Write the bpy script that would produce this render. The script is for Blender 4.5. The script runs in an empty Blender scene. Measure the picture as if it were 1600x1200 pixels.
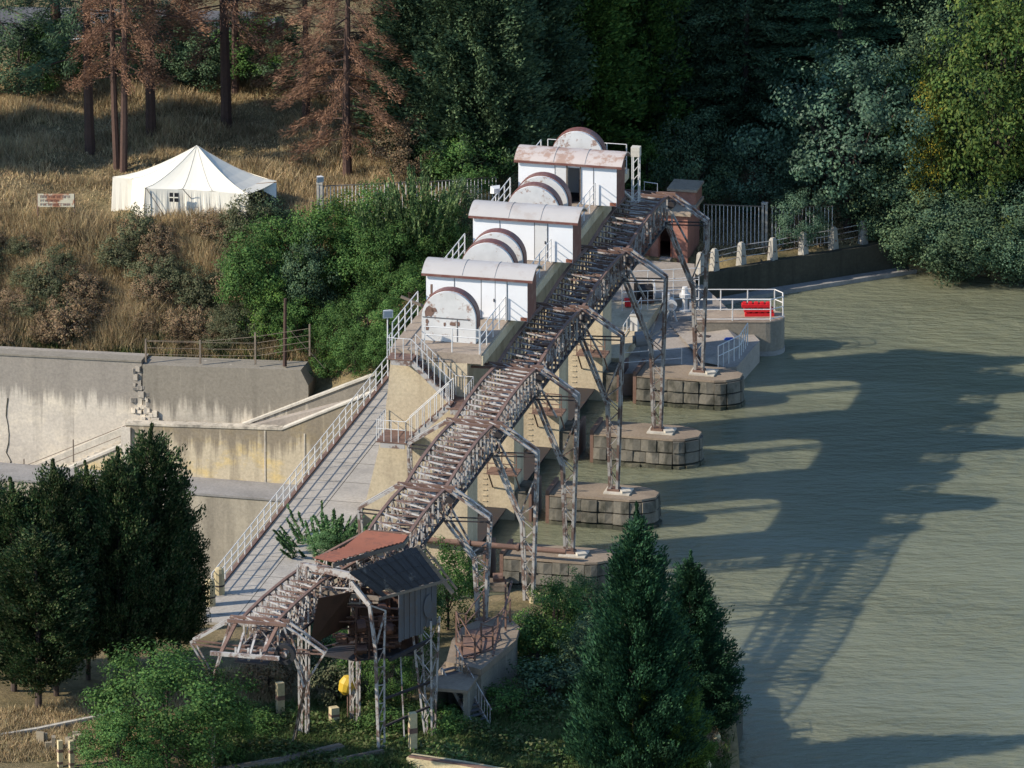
import bpy, math, random
import numpy as np
from mathutils import Vector

random.seed(7)
rng = np.random.default_rng(11)
scene = bpy.context.scene
COL = scene.collection

# ------------------------------------------------------------------ camera
F = 17400.0                      # focal length in pixels of a 1600 px wide frame
PITCH = math.radians(18)
RNG = 580.0
CAMP = np.array([0.0, -RNG*math.cos(PITCH), 1.6 + RNG*math.sin(PITCH)])
FW = np.array([0.0, math.cos(PITCH), -math.sin(PITCH)])
RT = np.array([1.0, 0.0, 0.0])
UP = np.array([0.0, math.sin(PITCH), math.cos(PITCH)])
cam = bpy.data.cameras.new("camera")
camo = bpy.data.objects.new("camera", cam)
COL.objects.link(camo)
camo.location = CAMP
camo.rotation_euler = (math.pi/2 - PITCH, 0, 0)
cam.sensor_width = 36
cam.lens = F*36/1600
cam.clip_start = 5
cam.clip_end = 6000
scene.camera = camo

# ------------------------------------------------------------------ light
SUN_EL = math.radians(31)
LDIR = np.array([0.965, 0.27])    # plan direction in which the light travels
w = bpy.data.worlds.new("World"); scene.world = w; w.use_nodes = True
nt = w.node_tree
sky = nt.nodes.new('ShaderNodeTexSky'); sky.sky_type = 'NISHITA'; sky.sun_disc = False
sky.sun_elevation = SUN_EL
sky.sun_rotation = math.atan2(-LDIR[0], -LDIR[1])
sky.air_density = 1.1; sky.dust_density = 0.2; sky.ozone_density = 4.0
nt.links.new(sky.outputs[0], nt.nodes['Background'].inputs[0])
nt.nodes['Background'].inputs[1].default_value = 0.15
sl = bpy.data.lights.new("sun", 'SUN'); sl.energy = 4.2; sl.angle = math.radians(0.5); sl.color = (1.0, 0.915, 0.785)
so = bpy.data.objects.new("sun", sl); COL.objects.link(so)
ld = LDIR/np.linalg.norm(LDIR)
so.rotation_euler = Vector((ld[0]*math.cos(SUN_EL), ld[1]*math.cos(SUN_EL), -math.sin(SUN_EL))).to_track_quat('-Z', 'Y').to_euler()
scene.view_settings.view_transform = 'Standard'
scene.view_settings.look = 'None'
scene.view_settings.exposure = 0.7
scene.view_settings.gamma = 1.0
scene.cycles.max_bounces = 5
scene.cycles.diffuse_bounces = 2
scene.cycles.transparent_max_bounces = 4

# ------------------------------------------------------------------ frames of reference
def gp(u, v, z=1.6):
    """the place on the level z that the photograph shows at u, v"""
    d = FW*F + RT*(u-800) + UP*(600-v)
    t = (z-CAMP[2])/d[2]
    return CAMP + d*t
O = gp(1097, 582, 1.6); O = np.array([O[0], O[1], 0.0])
_a = gp(822, 966, 1.6) - gp(1097, 582, 1.6)
BAY = float(np.linalg.norm(_a))/4
AX = _a/np.linalg.norm(_a)                       # along the dam, towards the near bank
PX = np.array([-AX[1], AX[0], 0.0])              # across the dam, towards the reservoir
ROTZ = math.atan2(PX[1], PX[0])
def D(s, q, z=0.0):
    return O + AX*s + PX*q + np.array([0, 0, z])
def SQ(P):
    d = np.array(P[:2]) - O[:2]
    return float(d@AX[:2]), float(d@PX[:2])

# ------------------------------------------------------------------ object helpers
def link(o):
    COL.objects.link(o); return o
def tag(o, label, cat, group=None, kind=None):
    if label: o['label'] = label
    if cat: o['category'] = cat
    if group: o['group'] = group
    if kind: o['kind'] = kind
    return o
def thing(name, loc, label, cat, group=None, rz=0.0):
    o = bpy.data.objects.new(name, None); link(o)
    o.empty_display_size = 0.3
    o.location = tuple(loc); o.rotation_euler = (0, 0, rz)
    return tag(o, label, cat, group)
def wloc(o):
    p = np.zeros(3)
    while o is not None:
        p = p + np.array(o.location); o = o.parent
    return p
def mesh_obj(name, verts, faces, mat, parent=None, loc=None, smooth=False):
    """verts are world coordinates; the object's origin is loc or its parent's place"""
    v = np.asarray(verts, dtype=np.float64).reshape(-1, 3)
    org = np.zeros(3)
    if parent is not None: org = wloc(parent)
    if loc is not None: org = np.asarray(loc, dtype=float)
    me = bpy.data.meshes.new(name)
    me.from_pydata((v-org).tolist(), [], faces)
    if smooth: me.polygons.foreach_set('use_smooth', [True]*len(me.polygons))
    me.materials.append(mat)
    me.update()
    o = bpy.data.objects.new(name, me); link(o)
    if parent is not None:
        o.parent = parent
        if loc is not None: o.location = tuple(org - wloc(parent))
    elif loc is not None:
        o.location = tuple(org)
    return o
def copy_thing(o, shift, label=None):
    def rec(src, par):
        c = src.copy(); link(c)
        c.parent = par
        for ch in list(src.children): rec(ch, c)
        return c
    c = rec(o, None)
    c.location = tuple(np.array(o.location) + np.array(shift))
    if label: c['label'] = label
    return c

class MB:
    def __init__(self): self.v = []; self.f = []
    def poly(self, pts):
        n = len(self.v); self.v += [tuple(p) for p in pts]; self.f.append(tuple(range(n, n+len(pts)))); return self
    def hexa(self, b, t):
        n = len(self.v); k = len(b)
        self.v += [tuple(p) for p in b] + [tuple(p) for p in t]
        self.f.append(tuple(range(n+k-1, n-1, -1))); self.f.append(tuple(range(n+k, n+2*k)))
        for i in range(k):
            j = (i+1) % k
            self.f.append((n+i, n+j, n+k+j, n+k+i))
        return self
    def prism(self, pts, z0, z1):
        return self.hexa([(p[0], p[1], z0) for p in pts], [(p[0], p[1], z1) for p in pts])
    def dbox(self, s0, s1, q0, q1, z0, z1):
        return self.prism([D(s0, q0), D(s0, q1), D(s1, q1), D(s1, q0)][::-1], z0, z1)
    def box(self, c, dx, dy, dz, rz=0.0):
        c = np.array(c, float); ca, sa = math.cos(rz), math.sin(rz)
        p = [c + np.array([ca*x*dx/2 - sa*y*dy/2, sa*x*dx/2 + ca*y*dy/2, 0]) for x, y in ((-1,-1),(1,-1),(1,1),(-1,1))]
        return self.prism(p, c[2], c[2]+dz)
    def bar(self, a, b, wd=0.08, ht=None, up=(0, 0, 1)):
        a = np.array(a, float); b = np.array(b, float); ht = ht or wd
        d = b-a; L = np.linalg.norm(d)
        if L < 1e-6: return self
        d /= L; u = np.array(up, float)
        if abs(d@u) > 0.98: u = np.array(AX)
        x = np.cross(d, u); x /= np.linalg.norm(x); y = np.cross(x, d)
        x = x*wd/2; y = y*ht/2
        return self.hexa([a-x-y, a+x-y, a+x+y, a-x+y], [b-x-y, b+x-y, b+x+y, b-x+y])
    def tube(self, pts, rad, n=6, cap=True):
        pts = [np.array(p, float) for p in pts]
        r = rad if hasattr(rad, '__len__') else [rad]*len(pts)
        base = len(self.v)
        for i, p in enumerate(pts):
            d = pts[min(i+1, len(pts)-1)] - pts[max(i-1, 0)]
            d = d/(np.linalg.norm(d)+1e-9)
            u = np.array([0, 0, 1.0]) if abs(d[2]) < 0.95 else np.array([1.0, 0, 0])
            x = np.cross(d, u); x /= np.linalg.norm(x); y = np.cross(d, x)
            for k in range(n):
                t = 2*math.pi*k/n
                self.v.append(tuple(p + (x*math.cos(t) + y*math.sin(t))*r[i]))
        for i in range(len(pts)-1):
            for k in range(n):
                a = base+i*n+k; b = base+i*n+(k+1) % n
                self.f.append((a, b, b+n, a+n))
        if cap:
            self.f.append(tuple(range(base+n-1, base-1, -1)))
            m = base+(len(pts)-1)*n
            self.f.append(tuple(range(m, m+n)))
        return self
    def build(self, name, mat, parent=None, loc=None, smooth=False):
        return mesh_obj(name, self.v, self.f, mat, parent, loc, smooth)

# ------------------------------------------------------------------ materials
def new_mat(name):
    m = bpy.data.materials.new(name); m.use_nodes = True
    nt = m.node_tree
    return m, nt, nt.nodes['Principled BSDF']
def N(nt, t, **kw):
    n = nt.nodes.new(t)
    for k, v in kw.items(): setattr(n, k, v)
    return n
def pos_map(nt, scale):
    g = N(nt, 'ShaderNodeNewGeometry'); mp = N(nt, 'ShaderNodeMapping')
    mp.inputs['Scale'].default_value = scale
    nt.links.new(g.outputs['Position'], mp.inputs['Vector'])
    return mp.outputs[0]
def noise(nt, scale, detail=6, rough=0.6, vec=None, mapscale=(1, 1, 1)):
    n = N(nt, 'ShaderNodeTexNoise'); n.inputs['Scale'].default_value = scale
    n.inputs['Detail'].default_value = detail; n.inputs['Roughness'].default_value = rough
    nt.links.new(vec if vec is not None else pos_map(nt, mapscale), n.inputs['Vector'])
    return n.outputs['Fac']
def ramp(nt, fac, stops):
    r = N(nt, 'ShaderNodeValToRGB'); el = r.color_ramp.elements
    while len(el) < len(stops): el.new(0.5)
    for e, (p, c) in zip(el, stops):
        e.position = p; e.color = (c[0], c[1], c[2], 1) if hasattr(c, '__len__') else (c, c, c, 1)
    nt.links.new(fac, r.inputs[0]); return r.outputs[0]
def mix(nt, fac, a, b, mode='MIX'):
    m = N(nt, 'ShaderNodeMix', data_type='RGBA', blend_type=mode)
    for i, x in ((0, fac), (6, a), (7, b)):
        if isinstance(x, bpy.types.NodeSocket): nt.links.new(x, m.inputs[i])
        elif hasattr(x, '__len__'): m.inputs[i].default_value = (x[0], x[1], x[2], 1)
        else: m.inputs[i].default_value = x
    return m.outputs[2]
def bump(nt, bs, fac, strength=0.4, dist=0.05):
    b = N(nt, 'ShaderNodeBump'); b.inputs['Strength'].default_value = strength; b.inputs['Distance'].default_value = dist
    nt.links.new(fac, b.inputs['Height']); nt.links.new(b.outputs[0], bs.inputs['Normal'])

def m_concrete(name, c1, c2, stain=(0.09, 0.08, 0.065), amount=0.6, patch=None, streak=(1.1, 1.1, 0.09), rough=0.9, lo=0.5, drip=None):
    m, nt, bs = new_mat(name)
    col = mix(nt, ramp(nt, noise(nt, 0.5, 9, 0.65), [(0.3, 0), (0.7, 1)]), c1, c2)
    if patch is not None:
        col = mix(nt, ramp(nt, noise(nt, 0.42, 6, 0.7, mapscale=(1, 1, 1.6)), [(0.5, 0), (0.64, 1)]), col, patch)
    st = ramp(nt, noise(nt, 1.0, 7, 0.6, mapscale=streak), [(lo, 0), (lo+0.22, amount)])
    col = mix(nt, st, col, stain)
    if drip is not None:
        # dirty run-off below a coping: ragged tongues from the top edge
        g = N(nt, 'ShaderNodeNewGeometry'); sp = N(nt, 'ShaderNodeSeparateXYZ'); nt.links.new(g.outputs['Position'], sp.inputs[0])
        a = N(nt, 'ShaderNodeMapRange'); a.inputs[1].default_value = drip[0]-drip[1]; a.inputs[2].default_value = drip[0]; nt.links.new(sp.outputs[2], a.inputs[0])
        dn = noise(nt, 1.0, 6, 0.65, mapscale=(2.2, 2.2, 0.12))
        ad = N(nt, 'ShaderNodeMath', operation='MULTIPLY_ADD'); nt.links.new(a.outputs[0], ad.inputs[0]); ad.inputs[1].default_value = 0.36; nt.links.new(dn, ad.inputs[2])
        col = mix(nt, ramp(nt, ad.outputs[0], [(0.58, 0), (0.74, 0.8)]), col, stain)
    fine = noise(nt, 7, 8, 0.7)
    col = mix(nt, 0.55, col, mix(nt, 1.0, col, ramp(nt, fine, [(0.3, 0.6), (0.7, 1.25)]), 'MULTIPLY'))
    nt.links.new(col, bs.inputs['Base Color']); bs.inputs['Roughness'].default_value = rough
    bs.inputs['Specular IOR Level'].default_value = 0.2
    bump(nt, bs, fine, 0.35, 0.04)
    return m
def m_paint(name, c, rust=(0.16, 0.065, 0.035), amount=0.5, th=0.55, rough=0.55, scale=1.7, dirt=0.25):
    m, nt, bs = new_mat(name)
    d = noise(nt, 0.9, 6, 0.65)
    col = mix(nt, ramp(nt, d, [(0.35, 0), (0.75, dirt)]), c, tuple(x*0.55 for x in c))
    r = ramp(nt, noise(nt, scale, 9, 0.72), [(th, 0), (th+0.07, amount)])
    col = mix(nt, r, col, rust)
    nt.links.new(col, bs.inputs['Base Color']); bs.inputs['Roughness'].default_value = rough
    bs.inputs['Specular IOR Level'].default_value = 0.35
    bump(nt, bs, d, 0.15, 0.03)
    return m
def m_leaf(name, cols, trans=0.25, rough=0.65, spec=0.12, var=0.5):
    m, nt, bs = new_mat(name)
    g = N(nt, 'ShaderNodeNewGeometry')
    k = len(cols)
    c = ramp(nt, g.outputs['Random Per Island'], [(i/max(1, k-1), cols[i]) for i in range(k)])
    v = ramp(nt, noise(nt, 0.55, 3, 0.6), [(0.3, 1-var), (0.7, 1+var)])
    c = mix(nt, 1.0, c, v, 'MULTIPLY')
    nt.links.new(c, bs.inputs['Base Color'])
    bs.inputs['Roughness'].default_value = rough; bs.inputs['Specular IOR Level'].default_value = spec
    tr = N(nt, 'ShaderNodeBsdfTranslucent'); nt.links.new(c, tr.inputs['Color'])
    ms = N(nt, 'ShaderNodeMixShader'); ms.inputs[0].default_value = trans
    nt.links.new(bs.outputs[0], ms.inputs[1]); nt.links.new(tr.outputs[0], ms.inputs[2])
    nt.links.new(ms.outputs[0], nt.nodes['Material Output'].inputs['Surface'])
    return m

M = {}
M['cream'] = m_concrete('cream_concrete', (0.54, 0.445, 0.30), (0.45, 0.365, 0.25), (0.24, 0.185, 0.12), 0.6)
M['deck'] = m_concrete('deck_concrete', (0.36, 0.29, 0.22), (0.24, 0.19, 0.15), (0.12, 0.09, 0.07), 0.6, streak=(0.5, 0.5, 0.5))
M['wall_grey'] = m_concrete('retaining_concrete', (0.60, 0.53, 0.43), (0.49, 0.435, 0.36), (0.22, 0.195, 0.165), 0.7, patch=(0.64, 0.56, 0.44), lo=0.53, drip=(0.35, 1.5))
M['wall_dark'] = m_concrete('stained_concrete', (0.54, 0.475, 0.375), (0.42, 0.37, 0.295), (0.17, 0.15, 0.12), 0.75, patch=(0.56, 0.49, 0.385), lo=0.53, drip=(0.25, 1.7))
M['wall_yellow'] = m_concrete('ochre_concrete', (0.57, 0.48, 0.33), (0.46, 0.385, 0.27), (0.20, 0.165, 0.12), 0.8, patch=(0.62, 0.47, 0.22), lo=0.52, drip=(-1.0, 1.9))
M['apron'] = m_concrete('apron_concrete', (0.43, 0.375, 0.285), (0.33, 0.29, 0.225), (0.2, 0.175, 0.135), 0.7, lo=0.5)
M['ledge'] = m_concrete('ledge_concrete', (0.30, 0.28, 0.26), (0.22, 0.21, 0.195), (0.11, 0.10, 0.09), 0.5, streak=(0.4, 0.4, 0.4))
M['coping'] = m_concrete('coping_concrete', (0.56, 0.51, 0.43), (0.45, 0.41, 0.34), (0.2, 0.18, 0.15), 0.5)
M['walk'] = m_concrete('footway_concrete', (0.40, 0.36, 0.305), (0.32, 0.29, 0.25), (0.19, 0.175, 0.155), 0.5, streak=(0.7, 0.7, 0.7))
M['stone'] = m_concrete('masonry_stone', (0.20, 0.18, 0.145), (0.115, 0.105, 0.085), (0.03, 0.032, 0.024), 0.9, streak=(1.6, 1.6, 0.7), lo=0.46)
M['stonewet'] = m_concrete('wet_stone', (0.10, 0.095, 0.07), (0.05, 0.052, 0.035), (0.018, 0.024, 0.014), 0.9, patch=(0.17, 0.155, 0.11), streak=(1.6, 1.6, 0.9), lo=0.45)
M['piertop'] = m_concrete('pier_cap', (0.28, 0.22, 0.16), (0.2, 0.155, 0.115), (0.10, 0.08, 0.06), 0.5, streak=(0.6, 0.6, 0.6))
M['pave'] = m_concrete('platform_concrete', (0.36, 0.31, 0.26), (0.27, 0.235, 0.2), (0.14, 0.12, 0.1), 0.5, streak=(0.6, 0.6, 0.6))
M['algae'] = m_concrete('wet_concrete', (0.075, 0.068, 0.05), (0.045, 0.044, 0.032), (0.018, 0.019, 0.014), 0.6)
M['postcream'] = m_concrete('post_concrete', (0.55, 0.46, 0.27), (0.45, 0.37, 0.22), (0.17, 0.14, 0.09), 0.5)
M['postwhite'] = m_concrete('shaded_post_concrete', (0.40, 0.37, 0.32), (0.28, 0.26, 0.225), (0.2, 0.19, 0.16), 0.6, lo=0.5)  # tree shade over the quay posts is put into this darker tone
M['white'] = m_paint('white_paint', (0.62, 0.605, 0.58), amount=0.5, th=0.6, dirt=0.25)
M['whitewall'] = m_paint('white_sheet', (0.74, 0.735, 0.73), rust=(0.46, 0.38, 0.31), amount=0.4, th=0.62, dirt=0.16, scale=1.1)
M['roof'] = m_paint('faded_roof_sheet', (0.42, 0.39, 0.36), rust=(0.33, 0.275, 0.235), amount=0.5, th=0.53, dirt=0.2, scale=0.8)
M['roofrust'] = m_paint('rusted_roof_sheet', (0.47, 0.40, 0.355), rust=(0.27, 0.145, 0.09), amount=0.7, th=0.47, dirt=0.3, scale=1.0)
M['gable'] = m_paint('oxide_red_sheet', (0.15, 0.058, 0.045), rust=(0.20, 0.12, 0.095), amount=0.6, th=0.5)
M['gate_metal'] = m_paint('drum_white', (0.60, 0.585, 0.56), rust=(0.24, 0.13, 0.085), amount=0.85, th=0.56, scale=2.2, dirt=0.5)
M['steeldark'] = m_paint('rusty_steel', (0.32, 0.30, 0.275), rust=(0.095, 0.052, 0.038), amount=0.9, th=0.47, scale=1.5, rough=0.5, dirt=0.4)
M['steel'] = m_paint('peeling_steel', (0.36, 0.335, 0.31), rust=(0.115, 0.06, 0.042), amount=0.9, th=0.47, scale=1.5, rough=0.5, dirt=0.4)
M['steelw'] = m_paint('pale_steel', (0.40, 0.375, 0.345), rust=(0.13, 0.075, 0.055), amount=0.9, th=0.485, scale=1.6, rough=0.5, dirt=0.35)
M['rust'] = m_paint('rusted_steel', (0.175, 0.105, 0.078), rust=(0.10, 0.058, 0.045), amount=0.7, th=0.5, rough=0.8, scale=1.2)
M['rustred'] = m_paint('red_corrugated', (0.23, 0.085, 0.052), rust=(0.14, 0.06, 0.042), amount=0.6, th=0.52, rough=0.8)
M['dark'] = m_paint('dark_steel', (0.035, 0.03, 0.03), rust=(0.07, 0.035, 0.025), amount=0.6, th=0.55, rough=0.7)
M['darkroof'] = m_paint('tarred_sheet', (0.04, 0.04, 0.045), rust=(0.15, 0.14, 0.13), amount=0.7, th=0.56, rough=0.85, scale=1.1)
M['greysheet'] = m_paint('grey_sheet', (0.105, 0.105, 0.11), rust=(0.11, 0.085, 0.07), amount=0.6, th=0.52, rough=0.75, scale=0.9)  # grey darkened to carry the shade on the cabin's sheet wall
M['tent'] = m_paint('tent_canvas', (0.68, 0.635, 0.535), rust=(0.55, 0.47, 0.34), amount=0.35, th=0.6, rough=0.9, scale=0.8, dirt=0.12)
M['tentwin'] = m_paint('window_dark', (0.012, 0.011, 0.014), amount=0.0)
M['orange'] = m_paint('orange_cloth', (0.55, 0.22, 0.03), amount=0.0)
M['brick'] = m_concrete('pink_render', (0.40, 0.185, 0.13), (0.31, 0.145, 0.105), (0.17, 0.09, 0.07), 0.5)
M['brickroof'] = m_concrete('shed_roof', (0.40, 0.31, 0.22), (0.3, 0.24, 0.18), (0.15, 0.12, 0.09), 0.5)
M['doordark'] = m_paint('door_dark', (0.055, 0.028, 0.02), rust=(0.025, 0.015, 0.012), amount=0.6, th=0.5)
M['red'] = m_paint('red_plastic', (0.62, 0.02, 0.025), amount=0.0, rough=0.4, dirt=0.2)
M['blue'] = m_paint('blue_plastic', (0.03, 0.08, 0.35), amount=0.0, rough=0.5)
M['yellow'] = m_paint('yellow_metal', (0.50, 0.33, 0.03), amount=0.4, th=0.55)
M['greypaint'] = m_paint('grey_paint', (0.24, 0.235, 0.235), amount=0.3, th=0.6)
M['rubber'] = m_paint('rubber', (0.02, 0.02, 0.022), amount=0.0, rough=0.8)
M['lampface'] = m_paint('lamp_glass', (0.35, 0.38, 0.40), amount=0.0, rough=0.2)
M['asphalt'] = m_concrete('asphalt', (0.13, 0.125, 0.125), (0.095, 0.09, 0.09), (0.07, 0.065, 0.06), 0.5, streak=(0.3, 0.3, 0.3))
M['linewhite'] = m_paint('road_line', (0.5, 0.5, 0.47), amount=0.0, rough=0.9, dirt=0.5)
M['bark'] = m_concrete('bark', (0.085, 0.06, 0.048), (0.05, 0.037, 0.032), (0.02, 0.016, 0.014), 0.6, streak=(2.5, 2.5, 0.5))
M['barkred'] = m_concrete('pine_bark', (0.105, 0.062, 0.047), (0.065, 0.042, 0.035), (0.035, 0.026, 0.024), 0.6, streak=(2.5, 2.5, 0.5))  # bark colour darkened for the shade around the pine trunks
M['twig'] = m_concrete('twig', (0.26, 0.21, 0.17), (0.17, 0.13, 0.11), (0.09, 0.07, 0.06), 0.4)
M['wood'] = m_concrete('old_timber', (0.23, 0.185, 0.14), (0.15, 0.12, 0.095), (0.07, 0.055, 0.045), 0.6, streak=(0.5, 0.5, 2.0))
L = {}
L['cypress'] = m_leaf('cypress_leaf', [(0.012, 0.028, 0.013), (0.022, 0.05, 0.018), (0.05, 0.078, 0.026), (0.11, 0.11, 0.055)], trans=0.18)
L['spruce'] = m_leaf('spruce_leaf', [(0.010, 0.034, 0.02), (0.022, 0.065, 0.032), (0.045, 0.105, 0.042)], trans=0.18)
L['thuja'] = m_leaf('thuja_leaf', [(0.035, 0.065, 0.036), (0.065, 0.105, 0.05), (0.11, 0.15, 0.07)], trans=0.15)
L['fir'] = m_leaf('fir_leaf', [(0.032, 0.075, 0.02), (0.075, 0.145, 0.03), (0.145, 0.215, 0.045)], trans=0.2)
L['dark'] = m_leaf('dark_leaf', [(0.034, 0.064, 0.036), (0.062, 0.105, 0.055), (0.115, 0.16, 0.075)], trans=0.15)
L['cedar'] = m_leaf('cedar_leaf', [(0.028, 0.066, 0.036), (0.05, 0.1, 0.052), (0.075, 0.135, 0.065)], trans=0.2)
L['broad'] = m_leaf('broad_leaf', [(0.042, 0.085, 0.052), (0.065, 0.118, 0.068), (0.105, 0.165, 0.095)], trans=0.2, rough=0.55, spec=0.25)
L['yellowgreen'] = m_leaf('yellowgreen_leaf', [(0.035, 0.07, 0.02), (0.06, 0.105, 0.024), (0.085, 0.13, 0.03), (0.12, 0.135, 0.03)], trans=0.25)
L['yellow'] = m_leaf('yellow_leaf', [(0.06, 0.11, 0.025), (0.12, 0.14, 0.03), (0.42, 0.30, 0.03)], trans=0.3)
L['bush'] = m_leaf('bush_leaf', [(0.035, 0.085, 0.025), (0.065, 0.135, 0.035), (0.12, 0.19, 0.05)], trans=0.3)
L['sapling'] = m_leaf('sapling_leaf', [(0.04, 0.10, 0.04), (0.08, 0.16, 0.06), (0.16, 0.24, 0.10)], trans=0.3)
L['light'] = m_leaf('light_leaf', [(0.035, 0.075, 0.03), (0.06, 0.11, 0.04), (0.13, 0.19, 0.075), (0.24, 0.30, 0.12)], trans=0.3)
L['weedy'] = m_leaf('weedy_leaf', [(0.065, 0.085, 0.042), (0.105, 0.115, 0.06), (0.15, 0.14, 0.075)], trans=0.25)
L['drybush'] = m_leaf('dry_bush_leaf', [(0.10, 0.08, 0.05), (0.17, 0.115, 0.07), (0.25, 0.16, 0.09), (0.12, 0.115, 0.06)], trans=0.2)
L['brownpine'] = m_leaf('brown_needles', [(0.14, 0.075, 0.047), (0.22, 0.12, 0.073), (0.31, 0.18, 0.11)], trans=0.3)
L['drygrass'] = m_leaf('dry_grass', [(0.29, 0.21, 0.115), (0.43, 0.315, 0.175), (0.56, 0.43, 0.245), (0.22, 0.20, 0.10), (0.34, 0.21, 0.12)], trans=0.3, var=0.4)
L['greengrass'] = m_leaf('green_cover', [(0.045, 0.09, 0.028), (0.075, 0.125, 0.035), (0.12, 0.155, 0.055), (0.16, 0.155, 0.07)], trans=0.3)

# ------------------------------------------------------------------ terrain
def sstep(t):
    t = np.clip(t, 0, 1); return t*t*(3-2*t)
RES = [gp(u, v, 0)[:2] for u, v in ((1062, 452), (1165, 457), (1290, 440), (1400, 424), (1470, 432), (1650, 440), (2600, 460), (2600, 1500),
                                     (1190, 1500), (1158, 1215), (1132, 1098), (1085, 1062), (1010, 1020), (925, 985), (800, 990))]
RES += [D(41.5, -5.4)[:2], D(-3, -5.4)[:2], D(-14, -5.4)[:2]]
RES = np.array(RES)
def inpoly(x, y, P):
    r = np.zeros(x.shape, bool); j = len(P)-1
    for i in range(len(P)):
        xi, yi = P[i]; xj, yj = P[j]
        with np.errstate(divide='ignore', invalid='ignore'):
            c = ((yi > y) != (yj > y)) & (x < (xj-xi)*(y-yi)/(yj-yi+1e-12)+xi)
        r ^= c; j = i
    return r
def HGT(x, y):
    x = np.asarray(x, float); y = np.asarray(y, float)
    dx = x-O[0]; dy = y-O[1]
    s = dx*AX[0]+dy*AX[1]; q = dx*PX[0]+dy*PX[1]
    wob = 0.16*np.sin(x*0.9+1.3*np.sin(y*0.37))+0.12*np.sin(y*1.1+x*0.35)+0.08*np.sin(x*2.3+y*1.7)
    d1 = 5.3-s
    left = -.1 + np.clip(d1, 0, 11.5)/11.5*5.95 + np.maximum(0, d1-11.5)*0.02 + wob*np.clip(d1/2, 0, 1)
    d2 = 5.5-s
    mid = 1.9 + np.clip(d2, 0, 10)/10*3.9 + np.maximum(0, d2-12)*0.02 + wob*0.6
    right = 1.65 + sstep((-s-24)/30)*2.5 + wob*0.3*np.clip((-s-14)/5, 0, 1)
    far = left + (mid-left)*sstep((q+21)/5)
    far = far + (right-far)*sstep((q+16)/5)
    terr = (s > np.where(q < -20.6, 4.6, 5.75)) & (s < 6.9) & (q < -14.9)
    far = np.where(terr, np.where(q < -28.9, -9.5, -1.5), far)
    near = 2.3 + 1.0*sstep((-8.0-q)/4) - 0.5*sstep((q-1)/4) + wob*0.25
    near = near + np.where(q < -16, 0.6*sstep((-16-q)/10), 0)
    chan = (s >= 6.5) & (s < 48.6) & (q <= -10.2)
    damz = (s >= -3) & (s < 41.5) & (q > -10.2) & (q <= -5.0)
    z = np.where(s < 20, far, near)
    z = np.where((q > -5.0) & (s < 20), right, z)
    z = np.where(chan, -9.5, z)
    z = np.where(damz, -4.0, z)
    z = np.where(inpoly(x, y, RES), -4.0, z)
    return z
def gpt(u, v, z=3.0):
    d = FW*F + RT*(u-800) + UP*(600-v); d = d/d[2]
    zs = np.arange(14.0, -9.6, -0.04)
    X = CAMP[0]+d[0]*(zs-CAMP[2]); Y = CAMP[1]+d[1]*(zs-CAMP[2])
    k = int(np.argmax(HGT(X, Y) >= zs)); P = (X[k], Y[k])
    return np.array([P[0], P[1], float(HGT(P[0], P[1]))])

def axis(c0, c1, st):
    core = list(np.arange(c0, c1+1e-6, st))
    e = [4, 10, 20, 40, 80, 160, 320, 640, 1300, 2400]
    return np.array([c0-k for k in e[::-1]] + core + [c1+k for k in e])
gx = axis(-46, 46, 0.55); gy = axis(-80, 100, 0.55)
GX, GY = np.meshgrid(gx, gy)
GZ = HGT(GX, GY)
nx, ny = len(gx), len(gy)
me = bpy.data.meshes.new('ground')
me.vertices.add(nx*ny)
me.vertices.foreach_set('co', np.stack([GX, GY, GZ], -1).reshape(-1).astype(np.float32))
ii, jj = np.meshgrid(np.arange(nx-1), np.arange(ny-1))
b0 = (jj*nx+ii).reshape(-1)
quad = np.stack([b0, b0+1, b0+nx+1, b0+nx], -1).astype(np.int32)
def set_faces(me, quad):
    k = len(quad); n = quad.shape[1]
    me.loops.add(k*n); me.polygons.add(k)
    me.polygons.foreach_set('loop_start', np.arange(0, k*n, n, dtype=np.int32))
    me.loops.foreach_set('vertex_index', quad.reshape(-1).astype(np.int32))
    me.update(calc_edges=True); me.validate()
set_faces(me, quad)
me.polygons.foreach_set('use_smooth', [True]*len(me.polygons))
gm, nt, bs = new_mat('ground_soil')
c = mix(nt, ramp(nt, noise(nt, 0.35, 8, 0.7), [(0.36, 0), (0.62, 1)]), (0.25, 0.19, 0.105), (0.125, 0.105, 0.052))
c = mix(nt, ramp(nt, noise(nt, 0.9, 9, 0.7), [(0.5, 0), (0.68, 0.8)]), c, (0.30, 0.225, 0.11))
f = noise(nt, 6, 8, 0.75)
c = mix(nt, 1.0, c, ramp(nt, f, [(0.3, 0.6), (0.7, 1.2)]), 'MULTIPLY')
nt.links.new(c, bs.inputs['Base Color']); bs.inputs['Roughness'].default_value = 1.0; bs.inputs['Specular IOR Level'].default_value = 0.1
bump(nt, bs, f, 0.8, 0.12)
me.materials.append(gm)
go = link(bpy.data.objects.new('ground', me)); go['kind'] = 'structure'

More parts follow.
